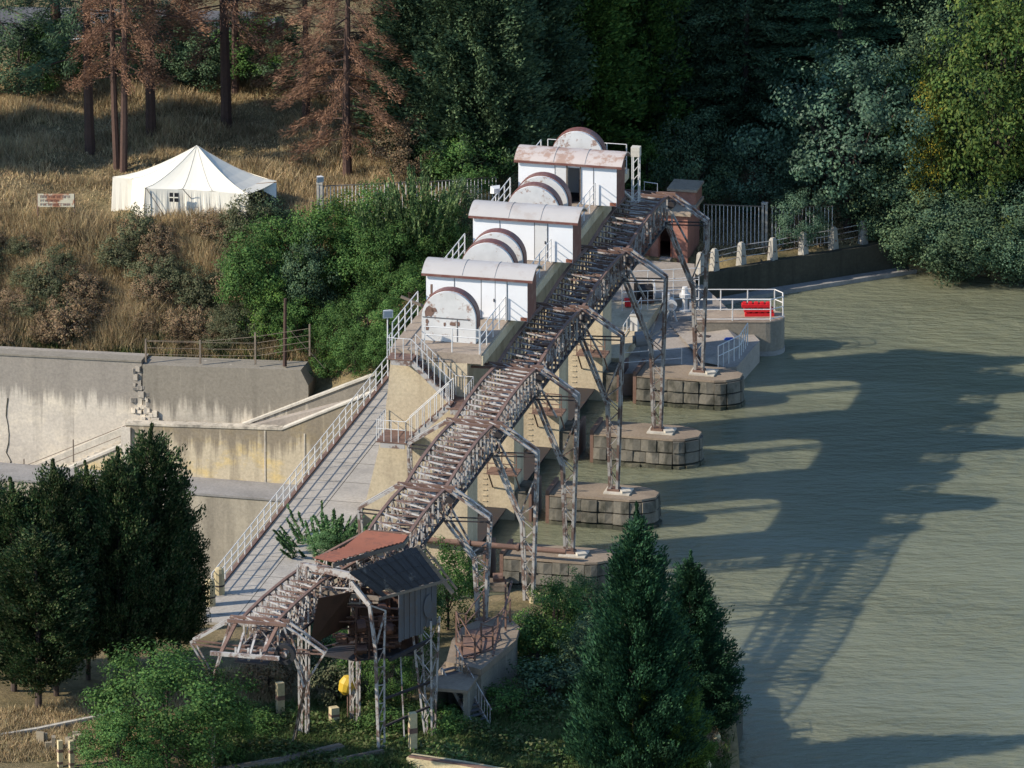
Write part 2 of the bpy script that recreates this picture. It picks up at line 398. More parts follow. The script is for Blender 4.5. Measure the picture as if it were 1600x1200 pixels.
# water of the reservoir: one rippled sheet
wm, nt, bs = new_mat('river_water')
big = noise(nt, 0.06, 4, 0.5)
c = mix(nt, ramp(nt, big, [(0.3, 0), (0.7, 1)]), (0.182, 0.183, 0.114), (0.154, 0.161, 0.107))
nt.links.new(c, bs.inputs['Base Color'])
bs.inputs['Roughness'].default_value = 0.1; bs.inputs['IOR'].default_value = 1.4
bs.subsurface_method = 'BURLEY' if hasattr(bs, 'subsurface_method') else None
bs.inputs['Subsurface Weight'].default_value = 0.75; bs.inputs['Subsurface Radius'].default_value = (0.5, 0.52, 0.5); bs.inputs['Subsurface Scale'].default_value = 1.5
rip = noise(nt, 1.0, 5, 0.62, mapscale=(0.8, 1.8, 1))
rip2 = noise(nt, 1.0, 3, 0.5, mapscale=(0.12, 0.26, 1))
add = N(nt, 'ShaderNodeMath', operation='MULTIPLY_ADD'); nt.links.new(rip2, add.inputs[0]); add.inputs[1].default_value = 1.5; nt.links.new(rip, add.inputs[2])
calm = ramp(nt, noise(nt, 0.045, 3, 0.55, mapscale=(.6, 1.6, 1)), [(0.36, 0.35), (0.62, 1.0)])
mlt = N(nt, 'ShaderNodeMath', operation='MULTIPLY'); nt.links.new(add.outputs[0], mlt.inputs[0]); nt.links.new(calm, mlt.inputs[1])
bump(nt, bs, mlt.outputs[0], 1.0, 0.42)
wv = [(-500, -800, 0), (900, -800, 0), (900, 700, 0), (-500, 700, 0)]
WP = [(p[0], p[1], 0.0) for p in RES]
cen = gp(1300, 800, 0)
mb = MB()
# outset the shore line a little so that the sheet runs under the quays
WPO = []
for p in WP:
    d = np.array([p[0]-cen[0], p[1]-cen[1]]); dl = np.linalg.norm(d)
    WPO.append((p[0]+d[0]/dl*0.8, p[1]+d[1]/dl*0.8, 0.0))
o = mesh_obj('water', WPO, [tuple(range(len(WPO)))], wm); o['kind'] = 'structure'
# the river bed below the dam
mb = MB().poly([D(6.5, -80, -9.0), D(48.6, -80, -9.0), D(48.6, -10.2, -9.0), D(6.5, -10.2, -9.0)])
o = mb.build('tailwater', wm); o['kind'] = 'structure'

# ------------------------------------------------------------------ walls of the far bank
def px_q(u, v, z, s):
    """q of the point on the cross plane s that shows at column u"""
    lo, hi = -70.0, 30.0
    for _ in range(50):
        mdl = (lo+hi)/2
        P = D(s, mdl, z); d = P-CAMP; x = 800+F*(d@RT)/(d@FW)
        if x < u: lo = mdl
        else: hi = mdl
    return (lo+hi)/2
def px_z(u, v, s):
    """q, z of the point on the cross plane s that shows at u, v"""
    q = -10.0; z = 0.0
    for _ in range(30):
        q = px_q(u, v, z, s)
        P = D(s, q, z); d = P-CAMP; y = 600-F*(d@UP)/(d@FW)
        z += (y-v)/28.6
    return q, z
def cross_prism(pts, s0, s1):
    """pts: (q, z) outline in a cross plane, given thickness along the dam"""
    mb = MB(); mb.hexa([D(s0, q, z) for q, z in pts], [D(s1, q, z) for q, z in pts]); return mb

SW1 = 5.6
a0 = px_z(-130, 548, SW1); a1 = px_z(222, 566, SW1); a2 = px_z(470, 578, SW1); a3 = px_z(482, 602, SW1); a4 = px_z(440, 640, SW1); a5 = px_z(372, 668, SW1)
q1 = a1[0]
wl = thing('retaining_wall', D(SW1, (a0[0]+q1)/2, -1.5), 'tall grey cracked concrete wall under the dry grass slope, left block without fence posts', 'wall')
cross_prism([(a0[0], -9.8), (q1-0.03, -9.8), (q1-0.03, a1[1]), (a0[0], a0[1])], SW1-1.5, SW1).build('wall_face', M['wall_grey'], wl)
cross_prism([(a0[0], a0[1]+0.004), (q1-0.03, a1[1]+0.004), (q1-0.03, a1[1]+0.10), (a0[0], a0[1]+0.10)], SW1-0.8, SW1+0.06).build('coping', M['wall_dark'], wl)
def crack(u, v0, v1, s, parent, wdt=0.05):
    mb = MB(); n = 9; prev = None
    for i in range(n):
        v = v0+(v1-v0)*i/(n-1)
        q, z = px_z(u+random.uniform(-5, 5), v, s)
        if prev: mb.bar(D(s+0.012, prev[0], prev[1]), D(s+0.012, q, z), wdt*random.uniform(0.6, 1.6), 0.02, up=AX)
        prev = (q, z)
    return mb.build('crack', M['algae'], parent)
crack(14, 622, 735, SW1, wl, .05)
wd = thing('retaining_wall', D(SW1, (q1+a2[0])/2, -1.5), 'darker streaked concrete wall block with broken left edge and fence posts on top', 'wall')
mb = cross_prism([(q1+0.03, -9.8), (a3[0], -9.8), (a3[0], a3[1]), (a2[0], a2[1]), (q1+0.03, a1[1]-0.12)], SW1-1.5, SW1+0.05)
mb.build('wall_face', M['wall_dark'], wd)
# broken edge between the two blocks
mb = MB()
for i in range(26):
    u = random.uniform(208, 232); v = random.choice([random.uniform(575, 665), random.uniform(600, 662)])
    q, z = px_z(u, v, SW1)
    mb.box(D(SW1+0.03, q, z), random.uniform(.12, .4), random.uniform(.06, .16), random.uniform(.1, .4), ROTZ+random.uniform(-.4, .4))
for i in range(9):
    q, z = px_z(random.uniform(222, 246), random.uniform(648, 664), SW1)
    mb.box(D(SW1+0.1, q, z), random.uniform(.2, .5), random.uniform(.1, .3), random.uniform(.1, .3), ROTZ)
mb.build('broken_edge', M['wall_grey'], wd)

# lower wall with the ramp and its parapets
SW2 = 6.9
b0 = px_z(197, 664, SW2); b1 = px_z(440, 672, SW2); b2 = px_z(604, 606, SW2)
lw = thing('lower_wall', D(SW2, b1[0], -4), 'ochre stained concrete wall with dark drip streaks above the grey ledge', 'wall')
cross_prism([(b0[0], -4.2), (b2[0], -4.2), (b2[0], b2[1]), (b1[0], b1[1]), (b0[0], b0[1])], SW2-0.45, SW2).build('wall_face', M['wall_yellow'], lw)
cross_prism([(b0[0]-.05, b0[1]+.004), (b1[0], b1[1]+.004), (b1[0], b1[1]+.12), (b0[0]-.05, b0[1]+.12)], SW2-0.55, SW2+0.05).build('coping', M['wall_dark'], lw)
cross_prism([(b1[0], b1[1]+.004), (b2[0], b2[1]+.004), (b2[0], b2[1]+.10), (b1[0], b1[1]+.10)], SW2-0.5, SW2+0.05).build('coping', M['coping'], lw)
cross_prism([(b0[0]-0.25, -4.1), (b0[0]+0.25, -4.1), (b0[0]+0.25, b0[1]-.1), (b0[0]-0.25, b0[1]-.1)], SW2-0.5, SW2+0.12).build('pilaster', M['wall_grey'], lw)
for u in (414, 476):
    q, z = px_z(u, 700, SW2)
    cross_prism([(q-.04, -4.0), (q+.04, -4.0), (q+.04, b1[1]-.1), (q-.04, b1[1]-.1)], SW2, SW2+0.03).build('joint_strip', M['wall_dark'], lw)
# rear parapet of the ramp
c0 = px_z(378, 667, 5.9); c1 = px_z(586, 585, 5.9)
rp = thing('ramp_parapet', D(5.9, c0[0], -1.5), 'sloping concrete parapet with pale coping behind the rising ramp', 'parapet')
cross_prism([(c0[0], -1.6), (c1[0], -1.6), (c1[0], c1[1]), (c0[0], c0[1])], 5.68, 5.9).build('wall_face', M['wall_dark'], rp)
cross_prism([(c0[0]-.1, c0[1]+.004), (c1[0]+.1, c1[1]+.004), (c1[0]+.1, c1[1]+.13), (c0[0]-.1, c0[1]+.13)], 5.62, 5.98).build('coping', M['coping'], rp)
rampo = cross_prism([(c0[0]-.4, -1.55), (c1[0]+1.2, -1.55), (c1[0]+1.2, c1[1]-.6), (c0[0]-.4, -1.35)], 5.9, SW2-0.45).build('ramp', M['pave']); rampo['kind'] = 'structure'
# stairway falling to the left
e0 = px_z(192, 676, SW2); e1 = px_z(-140, 818, SW2)
st = thing('channel_stair', D(SW2, e0[0], -3), 'long concrete stairway falling left along the grey retaining wall', 'stairs')
cross_prism([(e1[0], -9.5), (e0[0], -9.5), (e0[0], e0[1]-.75), (e1[0], e1[1]-.75)], SW2-0.3, SW2+0.05).build('side_wall', M['wall_yellow'], st)
cross_prism([(e1[0], e1[1]-.745), (e0[0], e0[1]-.745), (e0[0], e0[1]-.60), (e1[0], e1[1]-.60)], SW2-0.35, SW2+0.12).build('kerb', M['coping'], st)
mb = MB(); nst = 34
for i in range(nst):
    q = e1[0]+(e0[0]-e1[0])*i/nst; z = e1[1]-.55+(e0[1]-e1[1])*i/nst
    mb.dbox(SW2-1.15, SW2-0.36, q, q+(e0[0]-e1[0])/nst+0.02, z-1.0, z)
mb.build('steps', M['wall_dark'], st)
cross_prism([(e1[0], e1[1]-1.2), (e0[0], e0[1]-1.2), (e0[0], e0[1]+.05), (e1[0], e1[1]+.05)], SW2-1.28, SW2-1.16).build('kerb', M['coping'], st)
def rail_line(name, pts, hgt, levels, label, cat='railing', group=None, r=0.024, post_r=0.03, mat='white', step=1.5, mat_post=None, posts_at=None):
    """railing along world points; posts every step metres, every post a part"""
    pts = [np.array(p, float) for p in pts]
    root = thing(name, pts[0], label, cat, group)
    places = []
    for i in range(len(pts)-1):
        L_ = np.linalg.norm(pts[i+1]-pts[i]); n = max(1, int(round(L_/step)))
        for k in range(n): places.append(pts[i]+(pts[i+1]-pts[i])*k/n)
    places.append(pts[-1])
    if posts_at is not None: places = [np.array(p, float) for p in posts_at]
    for lv in levels:
        MB().tube([p+np.array([0, 0, hgt*lv]) for p in pts], r, 5).build('rail', M[mat], root)
    m0 = None
    for p in places:
        if m0 is None:
            po = MB().tube([p, p+np.array([0, 0, hgt])], post_r, 5).build('post', M[mat_post or mat], root, loc=p); m0 = po.data
        else:
            po = bpy.data.objects.new('post', m0); link(po); po.parent = root; po.location = tuple(p-pts[0])
    return root
h0 = D(SW2+0.02, e0[0], e0[1]-.6); h1 = D(SW2+0.02, e1[0], e1[1]-.6)
pp = [D(SW2+0.02, *px_z(u, v, SW2)) for u, v in ((115, 722), (38, 752), (-38, 784))]
rail_line('stair_railing', [D(SW2+0.02, *px_z(197, 700, SW2)), h1], 1.25, (1.0, 0.62), 'thin weathered railing on the stairway by the grey wall', mat='wood', r=0.022, post_r=0.035, posts_at=pp)
# ledge and the wall below it
lg = thing('ledge_wall', D(9, -25, -9), 'pale concrete channel wall with a flat grey ledge on top', 'wall')
MB().dbox(SW2, 9.4, -60, -13.2, -9.6, -4.0).build('wall_face', M['apron'], lg)
MB().dbox(SW2+0.01, 9.46, -60, -13.2, -3.995, -3.88).build('ledge', M['ledge'], lg)

# fence on the retaining wall
pl = [px_z(u, v, SW1-0.2) for u, v in ((228, 566), (313, 568), (399, 569), (484, 556))]
fp = [D(SW1-0.2, *p) for p in pl]
fl = thing('wire_fence', fp[0], 'four weathered posts with wires along the darker retaining wall', 'fence')
for i, p in enumerate(fp):
    MB().bar(p, p+np.array([0, 0, 1.28+0.45*(i > 1)]), 0.085).build('post', M['wood'], fl)
for k in (0.45, 0.8, 1.15, 1.5):
    MB().tube([p+np.array([0, 0, min(k, 1.2+0.45*(i > 1))]) for i, p in enumerate(fp)], 0.012, 4).build('wire', M['wood'], fl)
up_ = D(SW1-0.3, *px_z(445, 572, SW1-0.3))
t = thing('utility_pole', up_, 'rusty brown pole rising through the shrub at the wall end', 'pole')
MB().tube([up_, up_+np.array([0.05, 0, 3.7])], [0.11, 0.08], 8).build('shaft', M['barkred'], t)
MB().tube([up_+np.array([0, 0, 2.3]), up_+np.array([2.1, -.1, -0.1])], 0.02, 4).build('stay_wire', M['wood'], t)

# ------------------------------------------------------------------ plants
def vec_unit(n):
    v = rng.normal(size=(n, 3)); return v/np.linalg.norm(v, axis=1, keepdims=True)
def norm(v): return v/(np.linalg.norm(v, axis=1, keepdims=True)+1e-9)
def leaf_data(name, Cn, Ax, Nr, length, width):
    """one small kite-shaped face for every leaf or spray"""
    n = len(Cn)
    Ax = norm(Ax); B = norm(np.cross(Ax, Nr))
    ln = (length*(0.7+0.6*rng.random(n)))[:, None]; wd = (width*(0.7+0.6*rng.random(n)))[:, None]
    V = np.stack([Cn-Ax*ln*.5, Cn+B*wd*.5-Ax*ln*0.05, Cn+Ax*ln*.5, Cn-B*wd*.5-Ax*ln*0.05], 1).reshape(-1, 3)
    me = bpy.data.meshes.new(name); me.vertices.add(len(V)); me.vertices.foreach_set('co', V.reshape(-1).astype(np.float32))
    set_faces(me, np.arange(len(V)).reshape(-1, 4))
    return me
def clumps_to_leaves(cc, cr, per, outc, lsize, aspect, up=0.35, flat=1.0, along=None):
    k = len(cc)
    per = int(per)
    u = vec_unit(k*per)
    rad = rng.random(k*per)**0.42
    P = np.repeat(cc, per, 0) + u*rad[:, None]*np.repeat(cr, per)[:, None]*np.array([1, 1, flat])
    out = norm(P-outc)
    Nr = norm(u*0.7+out*0.6+np.array([0, 0, up])+rng.normal(size=(k*per, 3))*0.45)
    if along is None: A = np.cross(Nr, rng.normal(size=(k*per, 3)))
    else: A = np.repeat(along, per, 0)+rng.normal(size=(k*per, 3))*0.35
    return P, A, Nr
TREES = {}
def tree_proto(key, crown, trunk):
    TREES[key] = (crown, trunk)
def trunk_data(name, h, r, limbs=(), lean=0.0):
    mb = MB()
    pts = [np.array([lean*t*t+0.04*h*0.1*math.sin(5*t), 0.03*math.sin(7*t), h*t]) for t in np.linspace(0, 1, 7)]
    mb.tube(pts, list(np.linspace(r, r*0.3, 7)), 8)
    for a, b, rr in limbs:
        mb.tube([a, (np.array(a)+np.array(b))/2+np.array([0, 0, 0.12]), b], [rr, rr*.7, rr*.35], 5)
    me = bpy.data.meshes.new(name); me.from_pydata(mb.v, [], mb.f); me.materials.append(M['bark']); me.update()
    return me
def broad(key, h, r, ncl, clr, per, ls, asp=0.6, cz=0.55, zr=0.45, low=-0.75, flat=0.75, tr=0.2, inner=0.5):
    """spreading crown: clumps through the outer part of an uneven ellipsoid"""
    u = vec_unit(ncl*3); u = u[u[:, 2] > low][:ncl]
    k = rng.random(len(u))**0.6*(1-inner)+inner
    lob = 1+0.16*np.sin(u[:, 0]*5+1.0)+0.14*np.sin(u[:, 1]*6+u[:, 2]*4)
    c = np.array([0, 0, h*cz])
    cc = c+u*(k*lob)[:, None]*np.array([r, r, h*zr])
    cr = clr*(0.65+0.7*rng.random(len(cc)))
    P, A, Nr = clumps_to_leaves(cc, cr, per, c, ls, asp, flat=flat)
    crown = leaf_data(key+'_crown', P, A, Nr, ls, ls*asp)
    pick = rng.choice(len(cc), min(16, len(cc)), replace=False)
    limbs = [((0, 0, h*(0.12+0.25*random.random())), tuple(cc[i]*0.92), tr*0.35) for i in pick]
    tree_proto(key, crown, trunk_data(key+'_trunk', h*0.7, tr, limbs))
def conifer(key, h, r, nb, per, ls, asp, prof, tuft=0.42, upw=0.5, droop=0.0, tr=0.22, start=0.03, flat=1.0, spread=(0.55, 1.0), stretch=1.0, limb_every=5, limb_r=.03):
    """tiers of branches round a stem, each carrying sprays towards its tip"""
    cc = []; al = []; cr = []; limbs = []
    for i in range(nb):
        t = start+(1-start)*(i+0.5)/nb
        ang = i*2.39996+random.uniform(-.3, .3)
        R_ = r*prof(t)*random.uniform(0.78, 1.16)
        d = np.array([math.cos(ang), math.sin(ang), 0])
        z0 = h*t
        n = max(1, int(R_/(tuft*0.8)))
        for j in range(n):
            f = spread[0]+(spread[1]-spread[0])*(j+0.7)/n if n > 1 else 0.8
            p = d*R_*f+np.array([0, 0, z0+R_*f*(upw*0.35-droop*f)])+rng.normal(size=3)*tuft*0.25
            cc.append(p); al.append(d*1.0+np.array([0, 0, upw-droop])); cr.append(tuft*(0.7+0.55*random.random())*(0.55+0.45*min(1, R_/(0.5*r)+0.2)))
        if i % limb_every == 0: limbs.append(((0, 0, z0), tuple(d*R_*0.9+np.array([0, 0, z0+R_*(upw*0.3-droop*.8)])), limb_r))
    for k in range(6):
        cc.append(np.array([0, 0, h*(0.965+0.02*k)])+rng.normal(size=3)*0.04); al.append(np.array([0, 0, 1.0])); cr.append(tuft*(0.5-0.06*k))
    cc = np.array(cc); al = np.array(al); cr = np.array(cr)
    per = int(per)
    P, A, Nr = clumps_to_leaves(cc, cr, per, np.array([0, 0, h*0.35]), ls, asp, up=0.3, flat=flat, along=al)
    if stretch != 1.0:
        off = P-np.repeat(cc, per, 0); a_ = np.repeat(norm(al), per, 0)
        P = P+a_*((off*a_).sum(1)*(stretch-1))[:, None]
    tree_proto(key, leaf_data(key+'_crown', P, A, Nr, ls, ls*asp), trunk_data(key+'_trunk', h*0.97, tr, limbs))
def plant(key, loc, mat, label, cat='tree', name='tree', scale=1.0, zs=None, rz=None, group=None, parts=('trunk', 'crown'), bark='bark', tilt=(0, 0)):
    crown, trunk = TREES[key]
    t = thing(name, loc, label, cat, group)
    t.rotation_euler = (tilt[0], tilt[1], rng.random()*6.28 if rz is None else rz)
    t.scale = (scale, scale, zs or scale)
    for nm, me, m in ((parts[0], trunk, M[bark]), (parts[1], crown, L[mat])):
        if me is None: continue
        if not me.materials: me.materials.append(m)
        o = bpy.data.objects.new(nm, me); link(o); o.parent = t
        o.material_slots[0].link = 'OBJECT'; o.material_slots[0].material = m
    return t
def blades(name, P, hgt, per, wdt, mat, lean=0.35, spread=0.25, kind='stuff'):
    n = len(P)*per
    B = np.repeat(P, per, 0)+np.concatenate([rng.normal(size=(n, 2))*spread, np.zeros((n, 1))], 1)
    a = rng.random(n)*6.283
    dx = np.stack([np.cos(a), np.sin(a), np.zeros(n)], 1)*(wdt*(0.6+0.8*rng.random(n)))[:, None]
    h = (np.repeat(hgt, per) if hasattr(hgt, '__len__') else np.full(n, hgt))*(0.5+0.8*rng.random(n))
    tip = B+np.concatenate([rng.normal(size=(n, 2))*(lean*h)[:, None], h[:, None]], 1)
    V = np.stack([B-dx, B+dx, tip], 1).reshape(-1, 3)
    me = bpy.data.meshes.new(name); me.vertices.add(len(V)); me.vertices.foreach_set('co', V.reshape(-1).astype(np.float32))
    set_faces(me, np.arange(len(V)).reshape(-1, 3))
    me.materials.append(L[mat]); o = link(bpy.data.objects.new(name, me)); o['kind'] = kind
    return o

# ------------------------------------------------------------------ the dam
B = BAY
ZD = 12.0
SF = 31.15                      # front end of the deck
dam = thing('dam', D(0, -7, 0), 'cream concrete river dam with tall piers carrying a high service deck', 'dam')
def nose(s0):
    """masonry cutwater of a pier, laid as single stones, returns verts/faces"""
    top = [(-1.15, -3.25), (-1.15, 0.9), (-0.95, 1.5), (-0.4, 2.1), (0.4, 2.1), (0.95, 1.5), (1.15, 0.9), (1.15, -3.25)]
    core = MB(); core.hexa([D(s0+a*.93, q*.98-.02, -2.5) for a, q in top][::-1], [D(s0+a*.93, q*.98-.02, 1.42) for a, q in top][::-1])
    st = MB(); wet = MB()
    for (z0, z1, out) in ((0.86, 1.46, 0.0), (0.26, 0.84, 0.03), (-1.2, 0.2, 0.13)):
        for i in range(len(top)-1):
            p0 = np.array(top[i]); p1 = np.array(top[i+1]); L_ = np.linalg.norm(p1-p0)
            n = max(1, int(round(L_/random.uniform(0.72, 0.95))))
            d = (p1-p0)/L_; nr = np.array([d[1], -d[0]])
            if nr@(p0+p1-np.array([0, -1.0])) < 0: nr = -nr
            for k in range(n):
                a = p0+d*(L_*k/n+0.012); b = p0+d*(L_*(k+1)/n-0.012)
                o_ = out+random.uniform(0, 0.12)
                ins = -0.12
                q_ = [a+nr*ins, b+nr*ins, b+nr*o_, a+nr*o_]
                m_ = random.uniform(0, .02)
                mid = [(a+b)/2+nr*(o_+0.05)]
                z1_ = z1-random.uniform(0, .07); sh = d*random.uniform(-.03, .03)
                (wet if z0 < 0 else st).hexa([D(s0+x[0], x[1], z0+m_) for x in (q_[0], q_[1], q_[2], mid[0]+sh, q_[3])], [D(s0+x[0]*.995, x[1], z1_) for x in (q_[0], q_[1], q_[2]-nr*random.uniform(0, .06), mid[0]-nr*random.uniform(0, .08), q_[3]-nr*random.uniform(0, .06))])
    cap = MB(); cap.hexa([D(s0+a*1.0, q, 1.47) for a, q in top][::-1], [D(s0+a*.985, q*.995, 1.58) for a, q in top][::-1])
    return core, st, cap, wet
for k in range(4):
    s0 = k*B
    if k < 3:
        mb = MB().dbox(s0-1.05, s0+1.05, -9.6, -5.1, -6, ZD-.5)
    else:
        pts = [px_z(u, v, s0+1.1) for u, v in ((610, 563), (607, 600), (601, 650), (592, 700), (575, 770), (548, 870), (520, 960))]
        mb = MB()
        out = [(-5.1, -6), (-5.1, ZD-.5)]+[(q, min(z, ZD-.5)) for q, z in pts]+[(pts[-1][0]-.2, -6)]
        mb.hexa([D(s0-1.05, q, z) for q, z in out], [D(s0+1.1, q, z) for q, z in out])
    pier = mb.build('pier', M['cream'], dam, loc=D(s0, -7, 0))
    # weathered groove strip and lower stub beside the stop-log slot
    MB().dbox(s0-0.95, s0+0.95, -5.1, -4.35, -3, 1.5).build('slot_stub', M['stone'], pier)
    MB().dbox(s0-1.12, s0+1.12, -4.32, -4.18, -2, 1.75).dbox(s0-1.12, s0+1.12, -3.45, -3.27, -2, 1.75).build('slot_guide', M['rust'], pier)
    c, stn, cp, wt = nose(s0)
    no = c.build('pier_nose', M['algae'], pier)
    # a sub-part keeps its stones in one mesh
    stn.build('stone_facing', M['stone'], pier); wt.build('waterline_course', M['stonewet'], pier); cp.build('pier_cap', M['piertop'], pier)
    MB().dbox(s0-.55, s0+.55, -0.6, 0.75, 1.585, 1.66).box(D(s0+.2, .5, 1.66), .5, .4, .1, .3).build('bearing_plinth', M['coping'], pier)
    # narrow ladder rungs and service balcony on the side towards the near bank
    if k < 3:
        mb = MB(); zb = 2.7
        mb.dbox(s0+1.05, s0+2.1, -6.3, -4.7, zb, zb+.08)
        for q in (-6.25, -5.5, -4.75):
            mb.bar(D(s0+2.05, q, zb), D(s0+2.05, q, zb+1.15), .05)
        for z in (0.6, 1.15): mb.bar(D(s0+2.05, -6.25, zb+z), D(s0+2.05, -4.75, zb+z), .045)
        for z in (0.6, 1.15): mb.bar(D(s0+1.05, -6.25, zb+z), D(s0+2.05, -6.25, zb+z), .045)
        mb.bar(D(s0+1.08, -6.2, zb-1.0), D(s0+2.0, -6.2, zb), .06).bar(D(s0+1.08, -4.8, zb-1.0), D(s0+2.0, -4.8, zb), .06)
        mb.build('service_balcony', M['rust'], pier)
        mb = MB()
        for i in range(34): mb.dbox(s0+1.052, s0+1.085, -6.75, -6.5, -.3+i*.3, -.25+i*.3)
        mb.build('rung_ladder', M['cream'], pier)
# deck slab and the arched curtain wall of every bay
MB().dbox(-1.6, SF, -9.05, -4.4, ZD-.5, ZD).build('deck_slab', M['deck'], dam)
MB().dbox(-1.6, SF-.01, -4.41, -4.31, ZD-.55, ZD-.06).build('deck_edge', M['cream'], dam)
for k in range(0, 3):
    s0 = k*B+1.05; s1 = (k+1)*B-1.05
    n = 12; bot = []
    for i in range(n+1):
        t = i/n; bot.append((s0+(s1-s0)*t, 7.5+1.6*math.sqrt(max(0, 1-(2*t-1)**4))))
    mb = MB()
    for i in range(n):
        (sa, za), (sb, zb) = bot[i], bot[i+1]
        mb.hexa([D(sa, -5.6, za), D(sa, -5.12, za), D(sb, -5.12, zb), D(sb, -5.6, zb)][::-1], [D(sa, -5.6, ZD-.5), D(sa, -5.12, ZD-.5), D(sb, -5.12, ZD-.5), D(sb, -5.6, ZD-.5)][::-1])
    mb.build('curtain_wall', M['cream'], dam)
    # low closed gate leaf
    mb = MB().dbox(s0, s1, -6.3, -6.05, -3.5, 0.55)
    for z in (-.1, .35): mb.dbox(s0, s1, -6.05, -5.85, z, z+.12)
    for i in range(9): mb.dbox(s0+.4+i*.85, s0+.5+i*.85, -6.05, -5.9, -2, .35)
    mb.dbox(s0, s1, -6.7, -5.5, .55, .62)
    mb.build('gate_leaf', M['dark'], dam)
# far abutment block under the deck end
MB().dbox(-11, -1.06, -9.4, -4.6, -5, 1.7).build('abutment', M['cream'], dam)

# ------------------------------------------------------------------ hoist houses
HQ0, HQ1 = -8.6, -3.4
def arch_roof(mb, sf, sb, q0, q1, ze, rise, th=0.07, over=0.0):
    n = 10; pr = []
    for i in range(n+1):
        t = i/n; pr.append((sf+(sb-sf)*t, ze+rise*(1-(2*t-1)**2)))
    for i in range(n):
        (sa, za), (sb_, zb) = pr[i], pr[i+1]
        mb.hexa([D(sa, q0, za), D(sa, q1, za), D(sb_, q1, zb), D(sb_, q0, zb)], [D(sa, q0, za+th), D(sa, q1, za+th), D(sb_, q1, zb+th), D(sb_, q0, zb+th)])
    return pr
def hoist_house(sf, label, style):
    sb = sf-1.9; zt = 14.18
    h = thing('hoist_house', D(sf-.95, -6, ZD), label, 'hoist house', 'white hoist houses on the dam deck')
    W = MB()
    t = 0.12
    if style == 'open':
        qo0, qo1 = -6.0, -5.33
        W.dbox(sf-t, sf, HQ0, qo0, ZD+.02, zt).dbox(sf-t, sf, qo1, HQ1, ZD+.02, zt).dbox(sf-t, sf, qo0, qo1, zt-.22, zt)
    else:
        W.dbox(sf-t, sf, HQ0, HQ1, ZD+.02, zt)
    W.dbox(sb, sb+t, HQ0, HQ1, ZD+.02, zt).dbox(sb+t, sf-t, HQ0, HQ0+t, ZD+.02, zt)
    W.build('wall', M['whitewall'], h)
    MB().dbox(sb+t, sf-t, HQ0+t, HQ1, ZD+.02, ZD+.07).build('floor', M['dark'], h)
    # rusty side and gable towards the gantry, arched gable on both ends
    n = 10; pr = [(sf+.0-(1.9)*i/n, zt+.37*(1-(2*i/n-1)**2)) for i in range(n+1)]
    for q, nm, mt in ((HQ1, 'side_wall', 'gable'), (HQ0+t, 'gable', 'whitewall')):
        zb_ = ZD+.02 if nm == 'side_wall' else zt+.004
        pts = [(sf-.004, zb_)]+[(a, b) for a, b in pr]+[(sb+.004, zb_)]
        m_ = MB(); m_.hexa([D(a, q-.1, z) for a, z in pts][::-1], [D(a, q+.003, z) for a, z in pts][::-1]); m_.build(nm, M[mt], h)
    r = MB(); arch_roof(r, sf+.16, sb-.14, HQ0-.2, HQ1+.3, zt-.02, .44)
    ro = r.build('roof', M['roofrust' if style == 'open' else 'roof'], h)
    e = MB().dbox(sf+.14, sf+.19, HQ0-.2, HQ1+.3, zt-.09, zt+.03); e.build('eave_strip', M['gable'], ro)
    s_ = MB()
    for f in (0.36, 0.68):
        qq = HQ0+(HQ1-HQ0)*f; arch_roof(s_, sf+.16, sb-.14, qq-.012, qq+.012, zt+.055, .44, .018)
    s_.build('roof_seam', M['roof'], ro)
    def leaf(qa, qb, mt='whitewall', hz=None, z1=zt-.12, off=0.0):
        d = MB().dbox(sf+.004+off, sf+.04+off, qa+.012, qb-.012, ZD+.1, z1).build('door', M[mt], h)
        if hz is not None: MB().dbox(sf+.04, sf+.08, hz, hz+.05, ZD+.95, ZD+1.1).build('handle', M['dark'], d)
    def seam(q): return MB().dbox(sf+.003, sf+.018, q-.014, q+.014, ZD+.03, zt-.1).build('seam', M['greysheet'], h)
    if style == 'double':
        leaf(-5.75, -5.05, hz=-5.13); leaf(-5.04, -4.45); seam(-7.15); seam(-5.06); seam(-4.44); seam(-5.77)
    elif style == 'single':
        leaf(-5.37, -4.72, 'white', hz=-4.85); seam(-5.39); seam(-4.7); seam(-7.2)
    else:
        leaf(-6.62, -6.05, 'greypaint' if False else 'white', off=.01); seam(-6.66); seam(-4.62)
        MB().dbox(sf-.02, sf+.06, -6.04, -5.99, ZD+.05, zt-.05).dbox(sf-.02, sf+.05, -5.33, -5.29, ZD+.05, zt-.05).build('door_frame', M['wood'], h)
        MB().dbox(sf-1.0, sf-.7, -5.55, -5.35, ZD+.1, ZD+1.1).build('hoist_machine', M['doordark'], h)
    MB().dbox(sf+.003, sf+.02, HQ1-.35, HQ1-.02, ZD+.04, ZD+.22).build('rust_patch', M['rustred'], h)
    return h
hoist_house(25.4, 'nearest white sheet-metal hoist house, double doors shut, behind the rust-flecked drum cover', 'double')
hoist_house(25.4-B, 'middle white hoist house with a single closed door and pale grey curved roof', 'single')
hoist_house(25.4-2*B, 'farthest white hoist house with its dark doorway open and rust-stained roof', 'open')

